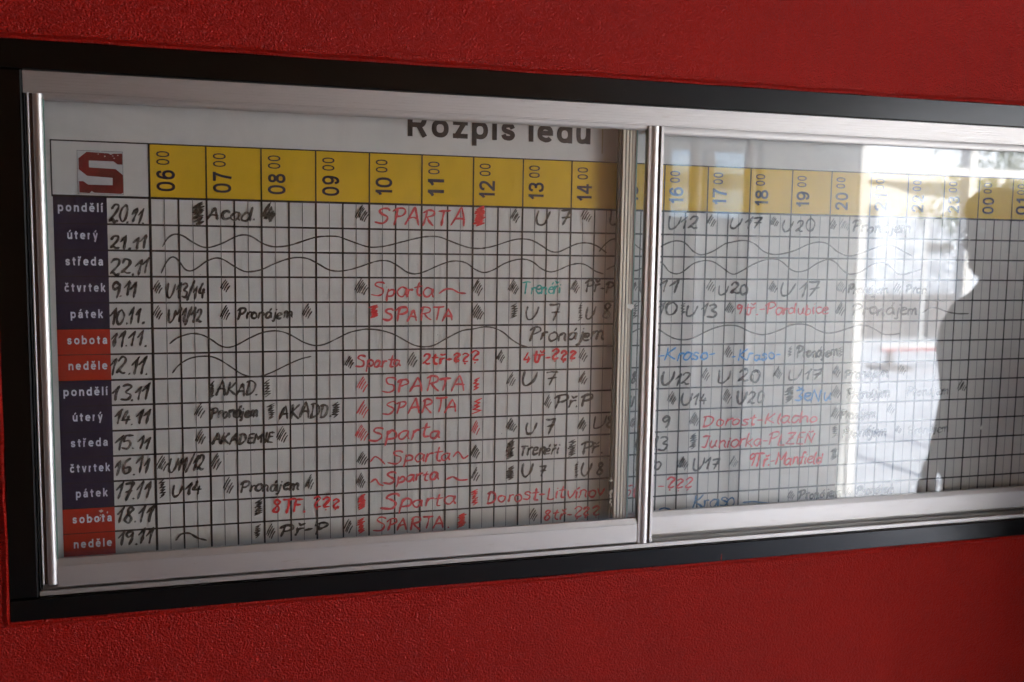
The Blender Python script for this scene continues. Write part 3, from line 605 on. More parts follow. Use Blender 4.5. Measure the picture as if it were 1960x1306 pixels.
def put_text(name, s_, parent, m_, box, y, rot=False, T=.17, gap=.16):
    """box=(x0,x1,z_base,z_cap); rot reads upwards: box=(z0,z1,x_base,x_cap)"""
    ms = Mesh(); adv = [max(PG[ch][0], T * 1.02) for ch in s_]; tot = sum(adv) + gap * (len(s_) - 1)
    sx = (box[1] - box[0]) / tot; sy = (box[3] - box[2]); cur = 0; cnt = 0
    for ch, w_ in zip(s_, adv):
        for kind, c in PG[ch][1]:
            acc = kind[0] == '!'; kind = kind[-1]; pts_ = list(zip(c[0::2], c[1::2])); H_ = .73 if ch not in '0123456789R' else 1.0
            if kind == 'O':
                x0, y0, x1, y1 = c; pts_ = []
                for i in range(33):
                    a = 2 * math.pi * i / 32; ca, sa = math.cos(a), math.sin(a); e = .86
                    pts_.append(((x0 + x1) / 2 + (x1 - x0) / 2 * math.copysign(abs(ca) ** e, ca), (y0 + y1) / 2 + (y1 - y0) / 2 * math.copysign(abs(sa) ** e, sa)))
                ym = lambda v_: v_ + T / 2 * (1 - 2 * (v_ - y0) / (y1 - y0))
                if y0 > .3: ym = lambda v_: v_ + T / 2 * (1 - 2 * (v_ - y0 + .0) / (y1 - y0)) - T * .1
            elif kind in '|/': ym = lambda v_: v_
            else: ym = lambda v_: v_ + T / 2 if v_ < 0 else (v_ + T / 2 * (1 - 2 * v_ / H_) if v_ <= H_ else v_ - T / 2)
            if kind == '-': xm = lambda u: u * w_
            else: xm = lambda u: T / 2 + u * (w_ - T)
            if acc: xm = lambda u: w_ / 2 + (u - .5) * .5
            if kind == '~': pts_ = smooth(pts_, 6)
            th = T * (.8 if acc else 1); P_ = [(cur + xm(u), ym(v_)) for u, v_ in pts_]
            b = len(ms.v); n_ = len(P_); cnt += 1; yy = y - cnt * 7e-6; closed = kind == 'O'
            for i, p in enumerate(P_):
                a_ = P_[max(i - 1, 0)] if not (closed and i == 0) else P_[-2]; c_ = P_[min(i + 1, n_ - 1)] if not (closed and i == n_ - 1) else P_[1]
                dx, dz = c_[0] - a_[0], c_[1] - a_[1]; l_ = math.hypot(dx, dz) or 1
                for s2 in (1, -1):
                    u, t = (p[0] - dz / l_ * th / 2 * s2) * sx, (p[1] + dx / l_ * th / 2 * s2) * sy
                    ms.v.append((box[2] + t, yy, box[0] + u) if rot else (box[0] + u, yy, box[2] + t))
            for i in range(n_ - 1):
                ms.f.append([b + 2 * i, b + 2 * i + 1, b + 2 * i + 3, b + 2 * i + 2])
        cur += w_ + gap
    return ms.build(name, m_, parent)
YC, YL, YT = -.0003, -.0006, -.0009
# hour header
for i in range(20):
    x0, x1 = CX[i], CX[i + 1]; wd = x1 - x0
    c = Mesh().box(x0, x1, YC, -.00005, RZ[0], HT).build('hour_cell', 'yellow', board)
    hh = '%02d' % ((6 + i) % 24)
    bx = x0 + .0435
    put_text('hour_lettering', hh, c, 'type_h', (RZ[0] + (.0125 if hh[0] != '1' else .0150), RZ[0] + .0500, bx, bx - .0320), YT, True, .165, .15)
    put_text('minute_lettering', '00', c, 'type_h', (RZ[0] + .0590, RZ[0] + .0830, bx - .0090, bx - .0315), YT, True, .135, .22)
# day names and date cells
DAYS = ['pondělí', 'úterý', 'středa', 'čtvrtek', 'pátek', 'sobota', 'neděle'] * 2
DW = {'pondělí': (-.1470, -.0745), 'úterý': (-.1330, -.0835), 'středa': (-.1375, -.0760), 'čtvrtek': (-.1400, -.0730), 'pátek': (-.1315, -.0780), 'sobota': (-.1385, -.0725), 'neděle': (-.1375, -.0735)}
for i, dname in enumerate(DAYS):
    c = Mesh().box(PX0, DX, YC, -.00005, RZ[i + 1], RZ[i]).build('day_cell', 'red' if i % 7 > 4 else 'navy', board)
    a, b_ = DW[dname]; base = RZ[i] - .0270
    put_text('day_lettering', dname, c, 'daytype', (a, b_, base, base + .0155), YT, False, .19, .30)
# print frame and grid lines
def strip(m_, x0, x1, z0, z1, y): m_.quad(x0, x1, z0, z1, y)
XE = CX[20]
for i, z in enumerate(RZ):
    hw = .0017 if i else .0020
    l = Mesh(); l.quad(DX if i else PX0, XE, z - hw, z + hw, YL); l.build('row_line', 'line', board)
    if i: l = Mesh(); l.quad(PX0, DX, z - .0007, z + .0007, YL); l.build('day_line', 'line', board)
Mesh().quad(PX0, XE, HT - .0012, HT + .0012, YL).build('header_line', 'line', board)
Mesh().quad(PX0 - .0022, PX0, RZ[0] - .0016, HT + .0012, YL).build('header_line', 'line', board)
for i, x in enumerate(CX):
    hw = .0022 if i == 0 else .0018
    l = Mesh(); l.quad(x - hw * .75, x + hw * .75, RZ[0], HT, YL - .0001); l.build('hour_line', 'line', board)
    l = Mesh(); l.quad(x - hw, x + hw, RZ[14], RZ[0], YL - .0001); l.build('hour_line', 'line', board)
    if i < 20:
        for q in (1, 2, 3):
            xx = x + (CX[i + 1] - x) * q / 4; h2 = .0015 if q == 2 else .00065
            l = Mesh(); l.quad(xx - h2, xx + h2, RZ[14], RZ[0], YL - .0001); l.build('half_hour_line' if q == 2 else 'quarter_line', 'line' if q == 2 else 'fine', board)
# title and sticker
put_text('title_lettering', 'Rozpis ledu', board, 'type', (.4680, .8395, Zb(-.1305), Zb(-.1305) + .0470), YT, False, .195, .17)
stk = Mesh().box(-.1133, -.0400, -.0012, -.0003, Zb(-.0058), Zb(-.0800)).build('sticker', 'logo_white', board)
sp = [(635,878),(800,884),(815,895),(835,885),(902,882),(902,968),(865,968),(835,945),(650,945),(650,998),(850,1005),(903,1050),(903,1190),(885,1200),(685,1195),(665,1182),(650,1200),(573,1196),(573,1108),(605,1108),(640,1133),(825,1133),(825,1075),(635,1065),(573,1015),(573,930)]
pv = [(-.1133 + (x - 565) / 338 * .0733, -.0014, Zb(-.0800 + (y - 870) / 335 * .0742)) for x, y in sp]
link('letter_s', pv, [list(range(len(pv)))[::-1]], 'logo_red', stk)
bd = Mesh(); a0, a1, c0, c1 = -.1133, -.0400, Zb(-.0058), Zb(-.0800)
bd.quad(a0 - .0007, a0, c0 - .0007, c1 + .0007, -.00075).quad(a1, a1 + .0007, c0 - .0007, c1 + .0007, -.00075).quad(a0, a1, c0 - .0007, c0, -.00075).quad(a0, a1, c1, c1 + .0007, -.00075); bd.build('sticker_edge', 'fine', stk)
Mesh().quad(.8640, .8668, Zb(-.113), Zb(-.163), -.0012).build('tape_strip', 'tape', board)

# hand writing: single stroke letters on a 10 unit cap height
G = {}
def g(s):
    for line in s.strip().split('\n'):
        ch, wd, st = line.strip().split('|')
        G[ch] = (float(wd), [([tuple(float(a) for a in q.split(',')) for q in k.strip(' ~').split()], k.strip().startswith('~')) for k in st.split(';')])
g('''S|6.5|~5.6,8.6 4.6,9.9 2.2,9.8 1,7.9 2.4,6.2 4.8,4.6 5,2 3,.2 -.6,.9
P|6.5|~2,9.5 1.6,5 1.2,0;~0,7.6 2,9.7 5,9.6 5.8,7.2 4,5.2 1.6,4.8
A|7|~0,0 1.6,5 3.2,9.9;~3.2,9.9 4.8,5 5.8,0;~.8,3.6 3,4.2 5.6,3.8
R|7|~1.6,9.8 1.3,5 1,0;~.2,8.6 2.5,9.9 5.3,9.2 5,6.6 1.6,5;~2.2,5 4,2.4 6,.2
T|6.5|~0,9.5 3,9.7 6.2,10;~3.2,9.7 3,5 2.6,0
U|7|~.3,10 .1,5 .8,1 2.4,0 4.2,1.6 5.5,5 6.2,9.6
V|7|~.3,10 1.2,5 2.4,0;~2.4,0 4.2,5 5.8,9.5
C|6|~5.2,8.6 3.2,9.9 1,7.5 .6,3.5 2,.5 5.2,1
D|6.5|~1.4,9.8 1.2,5 1,0;~-.2,9 2.6,9.9 5.4,8 5.6,3.6 3.6,.8 .4,-.2
E|5.5|~1.2,9.8 .9,5 .7,0;1.2,9.8 5,9.9;1,5.4 4.2,5.6;.7,.2 5,0
F|5.2|~1.2,9.8 .9,5 .7,0;1,9.7 5,9.9;1,5.4 4,5.6
I|2.5|~1.4,10 1.2,5 1,0
J|5|~.2,9.6 2.2,10 4.4,9.8;~3.6,9.8 3.4,4 2.4,.4 .2,.6
K|6.5|~1.4,9.9 1.1,5 .8,0;~5.6,9.9 3.4,7 1.2,4.6;~1.2,4.8 3.6,2.6 6,.2
L|5|~1.4,9.9 1,5 .7,.4;~.7,.4 2.6,0 4.8,.5
M|8|~.4,0 .9,5 1.4,9.8;1.4,9.8 4,4;4,4 6.6,9.8;~6.6,9.8 7,5 7.1,0
N|7|~.4,0 .8,5 1.2,9.8;1.2,9.8 5.2,.4;~5.2,.4 5.6,5 6,10
Ň|7|~.4,0 .8,5 1.2,8.8;1.2,8.8 5.2,.4;~5.2,.4 5.6,5 6,9;2,10.4 3.2,9.4;3.2,9.4 5,11
Z|6|~.2,9.7 3,9.9 5.6,9.8;5.6,9.8 .4,.3;~.4,.3 3,0 5.8,.4;1.4,5 4.6,5.2
Ž|6|~.2,8.4 3,8.6 5.2,8.4;5.2,8.4 2.6,4;~2.6,4 4.4,2.6 2.8,0 .2,.6;1.4,11 2.8,9.6;2.8,9.6 4.4,11
a|5.2|~4.2,5.4 2,6 .4,3.6 .8,.8 2.6,.4 4,3 4.3,5.6;~4.3,5.6 4.2,2 5,.2
á|5.2|~4.2,5.4 2,6 .4,3.6 .8,.8 2.6,.4 4,3 4.3,5.6;~4.3,5.6 4.2,2 5,.2;2.8,7.6 4.2,9.8
b|5|~1.2,10 1,5 .8,.3;~.9,3.6 2.6,6 4.4,4.4 4,1 2,0 .8,.8
c|4.6|~4,5 2.6,6 .8,4.6 .6,1.8 2.2,.2 4.2,1
d|5.4|~4,5.2 2,6 .4,3.6 .8,.8 2.6,.4 4.2,3;~4.8,10 4.5,5 4.6,.2
e|4.8|~.8,3 3,3.6 4,4.8 2.8,6 1,4.8 .6,2 2,.2 4.4,1
é|4.8|~.8,3 3,3.6 4,4.8 2.8,6 1,4.8 .6,2 2,.2 4.4,1;2.4,7.6 3.8,9.6
f|4|~4.2,9 3,10 2,8 1.6,3 1.4,-.4;.2,5.8 3.6,6
i|2.4|~1.2,6 1,3 1.2,0;1.3,8.2 1.4,8.6
í|2.4|~1.2,6 1,3 1.2,0;1.2,7.6 2.6,9.6
j|3|~2,6 1.9,1 1.4,-2.6 -.4,-2.8;2.1,8.2 2.2,8.6
k|5|~1.2,10 1,5 .8,0;~4.2,6 2.4,4.2 1,3;~1.2,3.2 2.8,1.8 4.6,0
l|2.8|~1.6,10 1.2,5 1.2,1 2.4,.2
m|7.6|~.8,6 .8,3 .6,0;~.8,4 2.2,6 3.4,5 3.4,0;~3.4,4 5,6 6.2,5 6.3,1.6 7,0
n|5.4|~.8,6 .8,3 .6,0;~.8,4 2.4,6 4,5 4.1,1.6 4.8,0
o|5|~2.6,6 .8,4.6 .6,1.8 2.2,.1 4.1,1.6 4.2,4.4 2.6,6
p|5|~.8,6 .7,1 .4,-3.6;~.7,3.6 2.4,6 4.3,4.6 3.8,1.4 .8,.6
r|3.8|~.8,6 .8,3 .6,0;~.8,3.6 1.8,5.6 3.6,6
ř|3.8|~.8,6 .8,3 .6,0;~.8,3.6 1.8,5.6 3.6,6;.8,9.6 2,8;2,8 3.6,9.6
č|4.6|~4,5 2.6,6 .8,4.6 .6,1.8 2.2,.2 4.2,1;1,9.4 2.2,8;2.2,8 3.8,9.4
s|4.2|~3.8,5.2 2.2,6 .9,4.8 3.4,2.4 2.6,.2 .2,.8
t|4|~2.2,9.4 1.8,4 2,.8 3.6,.4;.2,6.2 3.8,6.6
u|5.2|~.8,6 .7,2 2,.1 3.6,1.6 4.3,5.8;~4.3,5.8 4.2,2 5,.2
v|4.8|~.5,6 1.3,3 2.2,.2;~2.2,.2 3.4,3 4.4,6
y|5|~.5,6 1.3,3 2.4,1;~4.4,6 2.8,0 .4,-3
0|5.2|~2.8,10 .9,8 .5,3.4 2,.1 4.2,1.6 4.8,6.4 2.8,10
1|4|.2,5.4 3.2,10;~3.2,10 2.6,5 2.2,0
2|6|~.6,7.6 2,10 4.4,9.4 4.2,6 .4,.8;~.4,.8 2,1.6 3.6,.2 5.4,.6
3|5.4|~.8,9 3,10 4.6,8.2 2.2,5.4 4.8,3.6 3.6,.4 .4,.8
4|5.6|~2.6,10 1.4,6 .6,3.4;.6,3.4 5,3.8;~4,6.4 3.7,3 3.4,0
5|5.4|~1.4,9.8 1.1,7.6 .8,5.4;~.8,5.4 3.4,6.2 4.6,3.6 3,.3 .2,.6;1.4,9.8 4.9,10
6|5.2|~4,9.8 1.6,7 .5,3 1.8,.2 4,1.4 3.8,4.2 1,3.6
7|5.4|~.4,9.4 2.6,9.6 5,10;~5,10 3.6,5 2.2,0;1.4,4.8 5,5.4
8|5.2|~4.4,8.6 2.6,10 1.2,8.2 2.6,5.6 4.2,3 3,.2 .9,1.6 2,4.6 4.4,8.6
9|5|~4.2,8.6 2.2,10 .7,7.8 1.8,5.6 4.2,7.8;~4.3,8.8 4.1,4 3,0
.|2.2|.8,0 1.3,.5
-|4|.4,4 3.4,4.3
/|4.4|~4.6,11.4 2.4,5 .2,-1.6
?|5.4|~.6,8.4 2.4,10 4.4,8.4 2.6,5.6 1.4,3;~1.4,3 2.6,2.2 4.6,2.8;2.6,.2 3,.5''')
G[' '] = (3.5, [])
YS = [0]
def ribbon(ms, pts_, wd, wob=.25):
    """flat pen stroke lying on the board; every stroke a hair above the last"""
    if len(pts_) < 2: return
    YS[0] = (YS[0] + 1) % 40; y = -.0010 - YS[0] * .000012
    b = len(ms.v); n_ = len(pts_)
    for i, p in enumerate(pts_):
        a = pts_[max(i - 1, 0)]; c = pts_[min(i + 1, n_ - 1)]
        dx, dz = c[0] - a[0], c[1] - a[1]; l_ = math.hypot(dx, dz) or 1
        h_ = wd / 2 * (1 + wob * noise.noise(Vector((p[0] * 120, p[1] * 120, 7)))) * (.6 if i in (0, n_ - 1) else 1)
        ms.v += [(p[0] - dz / l_ * h_, y, p[1] + dx / l_ * h_), (p[0] + dz / l_ * h_, y, p[1] - dx / l_ * h_)]
    # rounded ends
    for i in range(n_ - 1): ms.f.append([b + 2 * i, b + 2 * i + 1, b + 2 * i + 3, b + 2 * i + 2])
    for (i, s_) in ((0, -1), (n_ - 1, 1)):
        p = pts_[i]; q = pts_[1] if i == 0 else pts_[-2]; dx, dz = p[0] - q[0], p[1] - q[1]; l_ = math.hypot(dx, dz) or 1
        k = len(ms.v); ms.v.append((p[0] + dx / l_ * wd * .42, y, p[1] + dz / l_ * wd * .42))
        ms.f.append([b + 2 * i, b + 2 * i + 1, k] if s_ > 0 else [b + 2 * i + 1, b + 2 * i, k])
INKNAME = {'k': 'black', 'g': 'faded grey', 'w': 'thin dark', 'r': 'red', 'R': 'bright red', 'b': 'blue', 'B': 'dark blue', 't': 'teal'}
def write(kind, s, c, x0, z0, x1, z1, hgt, wt):
    rnd = random.Random(hash((s, round(x0), round(z0))) & 0xffff if False else int(abs(x0 * 7 + z0 * 13)))
    x0, z0, x1, z1, hgt = x0 / 1000, Zb(z0 / 1000), x1 / 1000, Zb(z1 / 1000), hgt / 1000
    tot = sum(G[ch][0] for ch in s); k = (x1 - x0) / tot; kz = hgt / 10; ms = Mesh(); cur = 0; slant = .06 + rnd.random() * .16
    heavy = 1.15 if c in 'kR' else 1.0
    for ch in s:
        wd, st = G[ch]; jz = rnd.uniform(-.7, .6); js = rnd.uniform(.84, 1.1); jx = rnd.uniform(-.4, .4)
        for pp, sm in st:
            if ch == ' ': continue
            pp = [(a + rnd.uniform(-.32, .32), b + rnd.uniform(-.38, .38)) for a, b in pp]
            q = smooth(pp) if sm else [pp[0], ((pp[0][0] + pp[-1][0]) / 2 + .08, (pp[0][1] + pp[-1][1]) / 2), pp[-1]]
            out = []
            for a, b in q:
                t_ = (cur + a) / tot
                out.append((x0 + (cur + jx + a * js) * k + b * kz * slant - hgt * slant * .4, z0 + (z1 - z0) * t_ + (b * js + jz) * kz))
            ribbon(ms, out, wt * .00162 * heavy * rnd.uniform(.8, 1.15), .6)
            if c in 'rR' and rnd.random() < .45:      # gone over a second time
                ribbon(ms, [(a + .0011, b + .0004) for a, b in out], wt * .0005)
        cur += wd
    o = ms.build('handwritten_date' if kind == 'd' else 'handwritten_word', c, board)
    o['label'] = '%s handwriting reading %s' % (INKNAME[c], s)
def hatch(kind, c, x0, z0, x1, z1, n_, wt):
    rnd = random.Random(int(abs(x0 * 11 + z0 * 5)))
    x0, z0, x1, z1 = x0 / 1000, Zb(z0 / 1000), x1 / 1000, Zb(z1 / 1000); ms = Mesh(); W_ = x1 - x0; H_ = z0 - z1
    if kind == 'h':
        n_ = max(4, n_ - 1) if n_ < 9 else n_; x0 -= .0012; x1 += .0022; W_ = x1 - x0
        for i in range(n_):
            t = (i + .4) / n_
            # parallel leaning strokes stepping from the upper left to the lower right, the last ones shorter
            q = (1 - .45 * t) * rnd.uniform(.88, 1.1); lx = min(W_ * .62, H_ * .36) * q
            tx = x0 + lx * .9 + (W_ - lx * .9) * t + rnd.uniform(-.0005, .0005); tz = z0 - H_ * (.52 * t ** 1.2) + rnd.uniform(-.0008, .0008)
            ex_, ez = tx - lx, tz - H_ * .60 * q
            ribbon(ms, smooth([(tx, tz), ((tx + ex_) / 2 - .0005, (tz + ez) / 2 + .0004), (ex_, ez)], 4), wt * .00108, .5)
    else:
        p = []; n_ = int(n_ * 1.2)
        for i in range(n_):      # back and forth scribble made of slanting slashes
            t = i / n_ * .86
            p.append((x0 + W_ * rnd.uniform(.75, 1.05), z0 - H_ * (t + rnd.uniform(-.02, .02)))); p.append((x0 + W_ * rnd.uniform(-.05, .3), z0 - H_ * (t + .17 + rnd.uniform(-.02, .03))))
        q = []
        for a, b in zip(p, p[1:]):
            ribbon(ms, [a, ((a[0] + b[0]) / 2, (a[1] + b[1]) / 2), b], wt * .00112, .5)
    o = ms.build('hatch_mark', c, board)
for kind, s, c, x0, z0, x1, z1, h_, wt in INK:
    (hatch(kind, c, x0, z0, x1, z1, h_, wt) if kind in 'hz' else write(kind, s, c, x0, z0, x1, z1, h_, wt))
for c, wt, pts_ in WAVES:
    ms = Mesh(); ribbon(ms, smooth([(a / 1000, Zb(b / 1000)) for a, b in pts_], 4), wt * .00165, .5); ms.build('wavy_line', c, board)
# ---------------------------------------------------------------- scuffs, chips and residue
def fleck(name, cx, cz, rx, rz, y, m_, parent, n_=11, seed=1):
    rnd = random.Random(seed); v = []
    for i in range(n_):
        a = -2 * math.pi * i / n_; r = rnd.uniform(.55, 1.1)
        v.append((cx + rx * r * math.cos(a), y, cz - rz * r * math.sin(a)))
    v = [(a, y, c) for a, _, c in v]; k = len(v); vf = [(a, y - .0004, c) for a, _, c in v]
    f = [list(range(k, 2 * k))] + [[i, (i + 1) % k, k + (i + 1) % k, k + i] for i in range(k)]
    o = link(name, v + vf, f, m_, parent); return o
fleck('paint_chip', .4105, Zb(-.1105), .0052, .0115, -.0006, 'scuff', board, 14, 3)
fleck('paint_chip', .4045, Zb(-.1290), .0016, .0040, -.0006, 'scuff', board, 8, 5)
for k in range(9):
    rnd = random.Random(40 + k)
    fleck('paint_chip', -.087 + rnd.gauss(0, .009), Zb(.572 + rnd.gauss(0, .009)), rnd.uniform(.0008, .0022), rnd.uniform(.0008, .0025), -.0010, 'scuff', board, 7, k)
fleck('paint_chip', -.090, Zb(.563), .0042, .0032, -.0010, 'scuff', board, 12, 9)
for k in range(14):
    rnd = random.Random(80 + k); fleck('paint_chip', .8885 + rnd.gauss(0, .0018), Zb(.575 + rnd.uniform(-.028, .028)), rnd.uniform(.001, .003), rnd.uniform(.002, .006), yR - .0002, 'scuff', rd, 8, k)
for k in range(26):
    rnd = random.Random(180 + k); fleck('ink_speck', rnd.uniform(.02, 1.5), Zb(rnd.uniform(.01, .62)), rnd.uniform(.0006, .0013), rnd.uniform(.0006, .0013), -.0007, 'w', board, 6, k)
fleck('smudge', .9150, Zb(.1935), .0085, .0075, -.0520, 'scuff', fd, 15, 21)
fleck('smudge', 1.815, Zb(.480), .0035, .0060, -.0310, 'scuff', rd, 9, 23)
fleck('paint_drip', 1.129, Zb(.7240), .0010, .0085, -.0722, 'stucco', case, 9, 27)

for k in range(9):
    rnd = random.Random(300 + k); fleck('paint_chip', -.048 + rnd.gauss(-.014, .012), Zb(-.076 + rnd.uniform(-.008, .010)), rnd.uniform(.0008, .0026), rnd.uniform(.0006, .0016), -.0016, 'scuff', stk, 7, 60 + k)
# ---------------------------------------------------------------- what the glass and metal mirror: the covered passage and the street beyond, with added light blockers
g_ = Mesh(); g_.v = [(-60, -90, 0), (90, -90, 0), (90, 6, 0), (-60, 6, 0)]; g_.f = [[0, 1, 2, 3]]
structure(g_.build('pavement', 'concrete'))
YO = -3.5; PXE = 3.95
ob = thing('passage_wall', 'ochre brown wall facing the schedule case across the passage', 'wall')
wz0, wz1, wx0, wx1 = 1.70, 2.20, 2.66, 3.28
Mesh().box(-4.2, 2.35, YO - .25, YO, 0, 3.0).build('wall_body', 'brown', ob)
ob = thing('kiosk', 'pale painted kiosk with a bright two pane window across the passage', 'kiosk')
mm = Mesh().box(2.352, wx0, YO - .24, YO - .01, 0, 3.0).box(wx1, PXE, YO - .24, YO - .01, 0, 3.0).box(wx0, wx1, YO - .24, YO - .01, 0, wz0).box(wx0, wx1, YO - .24, YO - .01, wz1, 3.0)
mm.build('wall_body', 'pale', ob)
wf = Mesh().box(wx0, wx0 + .05, YO - .15, YO - .08, wz0, wz1).box(wx1 - .05, wx1, YO - .15, YO - .08, wz0, wz1).box(wx0 + .05, wx1 - .05, YO - .15, YO - .08, wz0, wz0 + .05).box(wx0 + .05, wx1 - .05, YO - .15, YO - .08, wz1 - .05, wz1).box((wx0 + wx1) / 2 - .025, (wx0 + wx1) / 2 + .025, YO - .15, YO - .08, wz0 + .05, wz1 - .05).build('window_frame', 'pillar', ob)
cl = Mesh().box(-4.2, 3.9, YO - .25, YW - .002, 3.0, 3.2).build('passage_ceiling', 'soffit'); tag(cl, 'grey flat ceiling slab over the passage', 'ceiling')
ew = Mesh().box(-4.2, -4.0, YO + .002, YW - .002, 0, 2.998).build('end_blocker', 'brown'); tag(ew, 'ochre brown wall added out of view to keep light out of the passage end', 'wall')  # added out of view, keeps the left opening's light off the red wall
cp = Mesh().box(2.97, 3.27, -.85, YW - .002, 0, 2.998).build('shade_pillar', 'brown'); tag(cp, 'ochre brown pillar added out of view to shade the right part of the board', 'pillar')  # added just out of view to shade the board's right part
Mesh().box(3.902, 4.0, YO + .002, YW - .002, 2.36, 3.2).build('light_baffle', 'soffit', cl)  # unseen baffle added to cut high daylight on the upper wall
Mesh().box(wx0 + .051, wx1 - .051, YO - .125, YO - .115, wz0 + .051, wz1 - .051).build('pane', 'tinted', wf)  # tinted pane added to dim the bright view behind the window
for k, px_ in enumerate((2.80, 3.16)):
    pm = Mesh()
    for j, z in enumerate((0, 2.998)): pm.ring(px_, YO + .05, z, .035, .035, 14, j == 0)
    pm.f += [list(range(14))[::-1], list(range(14, 28))]
    tag(pm.build('drain_pipe', 'pillar', None, True), ('pale drain pipe nearest the brown wall on the kiosk front', 'pale drain pipe below the right window pane of the kiosk')[k], 'pipe', 'pipes on the kiosk front')
# glazed entrance frame at the passage end
en = thing('entrance_frame', 'white metal entrance frame with posts and a transom', 'door frame')
for x in (4.02, 4.84, 5.62): Mesh().box(x - .03, x + .03, YO - .12, YO - .04, 0, 2.9).build('post', 'pillar', en)
Mesh().box(4.05, 4.81, YO - .11, YO - .05, 2.06, 2.11).build('transom', 'pillar', en)
Mesh().box(4.87, 5.59, YO - .11, YO - .05, 2.06, 2.11).build('transom', 'pillar', en)
Mesh().box(4.0, 5.65, YO - .12, YO - .04, 2.9, 2.98).build('head_rail', 'pillar', en)
# street side
def building(label, x0, x1, y0, y1, h_, m_, cols, rows):
    b = thing('town_house', label, 'building', loc=(0, 0, 0))
    Mesh().box(x0, x1, y1, y0, 0, h_).build('wall', m_, b); Mesh().box(x0 - .3, x1 + .3, y1 - .3, y0 + .3, h_, h_ + .35).build('roof', 'roof', b)
    for r in range(rows):
        for c in range(cols):
            cx = x0 + (x1 - x0) * (c + .5) / cols; cz = 1.5 + r * 2.9
            fr_ = Mesh().box(cx - .6, cx + .6, y0 + .003, y0 + .06, cz - .75, cz + .75).build('window', 'pillar', b)
            Mesh().box(cx - .53, cx - .03, y0 + .061, y0 + .065, cz - .68, cz + .68).box(cx + .03, cx + .53, y0 + .061, y0 + .065, cz - .68, cz + .68).build('pane', 'dark_glass', fr_)
    return b
building('white rendered town house across the street with paired windows', 6.5, 22, -13, -24, 6.2, 'facade', 3, 2)
hs = [o for o in D.objects if o.name.startswith('town_house')][0]
Mesh().box(6.5, 22, -12.998, -12.90, 0, .75).build('plinth', 'roof', hs); Mesh().box(6.5, 22, -12.998, -12.75, 2.72, 2.86).build('ledge', 'pillar', hs)
Mesh().box(12.25, 12.75, -12.998, -12.93, 1.53, 1.66).build('sign_plate', 'roof', hs)
aw = thing('shop_awning', 'pale sloping awning over the shop opposite', 'awning')
am = Mesh(); am.extrude([(-12.97, 2.68), (-11.6, 2.30), (-11.6, 2.24), (-12.97, 2.62)], 9.2, 11.2, 'x'); am.build('canopy_sheet', 'pale', aw)
for x in (9.3, 11.1): Mesh().box(x - .02, x + .02, -11.65, -11.61, 0, 2.26).build('post', 'pillar', aw)
building('tall white town house at the far end of the street', 24, 36, -17, -28, 9, 'facade', 4, 3)
building('low grey brown building opposite the passage mouth', -14, 4.6, -13, -20, 5.0, 'facade', 5, 1)
bar = thing('road_barrier', 'low red and white barrier rail standing on the street', 'barrier', loc=(9.1, -9.0, 0))
Mesh().box(-.75, 2.2, -.03, .03, .25, .272).build('rail', 'dullred', bar); Mesh().box(-.75, 2.2, -.03, .03, .28, .32).build('rail', 'pillar', bar)
for x in (-.6, 2.0): Mesh().box(x - .2, x + .2, -.2, .2, 0, .05).box(x - .03, x + .03, -.03, .03, .05, .24).build('foot', 'roof', bar)

tr = thing('street_tree', 'small grey green street tree on the paving across the street', 'tree', loc=(12.3, -11.2, 0))
tk = Mesh()
for j, (z, r_) in enumerate(((0, .09), (1.2, .07), (2.3, .045), (3.2, .02))): tk.ring(.04 * math.sin(z * 2), .03 * math.cos(z), z, r_, r_, 10, j == 0)
tk.build('trunk', 'bark', tr, True)
cr = Mesh(); rnd = random.Random(5); cl_ = [(rnd.gauss(0, .42), rnd.gauss(0, .42), rnd.uniform(1.95, 3.5), rnd.uniform(.14, .32)) for _ in range(34)]
for cx_, cy_, cz_, rr in cl_:
    for _ in range(60):
        c_ = Vector((cx_, cy_, cz_)) + Vector((rnd.gauss(0, rr), rnd.gauss(0, rr), rnd.gauss(0, rr * .7))); u = Vector((rnd.gauss(0, 1), rnd.gauss(0, 1), rnd.gauss(0, 1))).normalized() * rnd.uniform(.03, .06); v_ = u.orthogonal().normalized() * rnd.uniform(.02, .035)
        b = len(cr.v); cr.v += [tuple(c_ - u), tuple(c_ + v_), tuple(c_ + u), tuple(c_ - v_)]; cr.f.append([b, b + 1, b + 2, b + 3])
co = cr.build('crown', 'leaf', tr); co['kind'] = 'stuff'

# ---------------------------------------------------------------- the bystander mirrored at the end of the glass
per = thing('person', 'person in a dark coat and trousers standing beside the case', 'person', loc=(2.43, -.66, 0))
def limb(ms, P_, seg=16):
    """tapered tube through (point, rx, ry) with hemispherical ends"""
    out = []
    for i in range(len(P_) - 1):
        (p, r), (q, r2) = P_[i], P_[i + 1]; p, q = Vector(p), Vector(q); ax = (q - p).normalized(); u = ax.orthogonal().normalized(); v_ = ax.cross(u)
        rings_ = [(p - ax * r * math.cos(a), r * math.sin(a)) for a in (.15, .7, 1.2)] + [(p, r), (q, r2)] + [(q + ax * r2 * math.cos(a), r2 * math.sin(a)) for a in (1.2, .7, .15)]
        b = len(ms.v)
        for c, rr in rings_: ms.v += [tuple(c + (u * math.cos(2 * math.pi * k / seg) + v_ * math.sin(2 * math.pi * k / seg)) * rr) for k in range(seg)]
        for m_ in range(len(rings_) - 1): ms.f += [[b + m_ * seg + k, b + m_ * seg + (k + 1) % seg, b + (m_ + 1) * seg + (k + 1) % seg, b + (m_ + 1) * seg + k] for k in range(seg)]
        ms.f += [[b + k for k in range(seg)][::-1], [b + (len(rings_) - 1) * seg + k for k in range(seg)]]
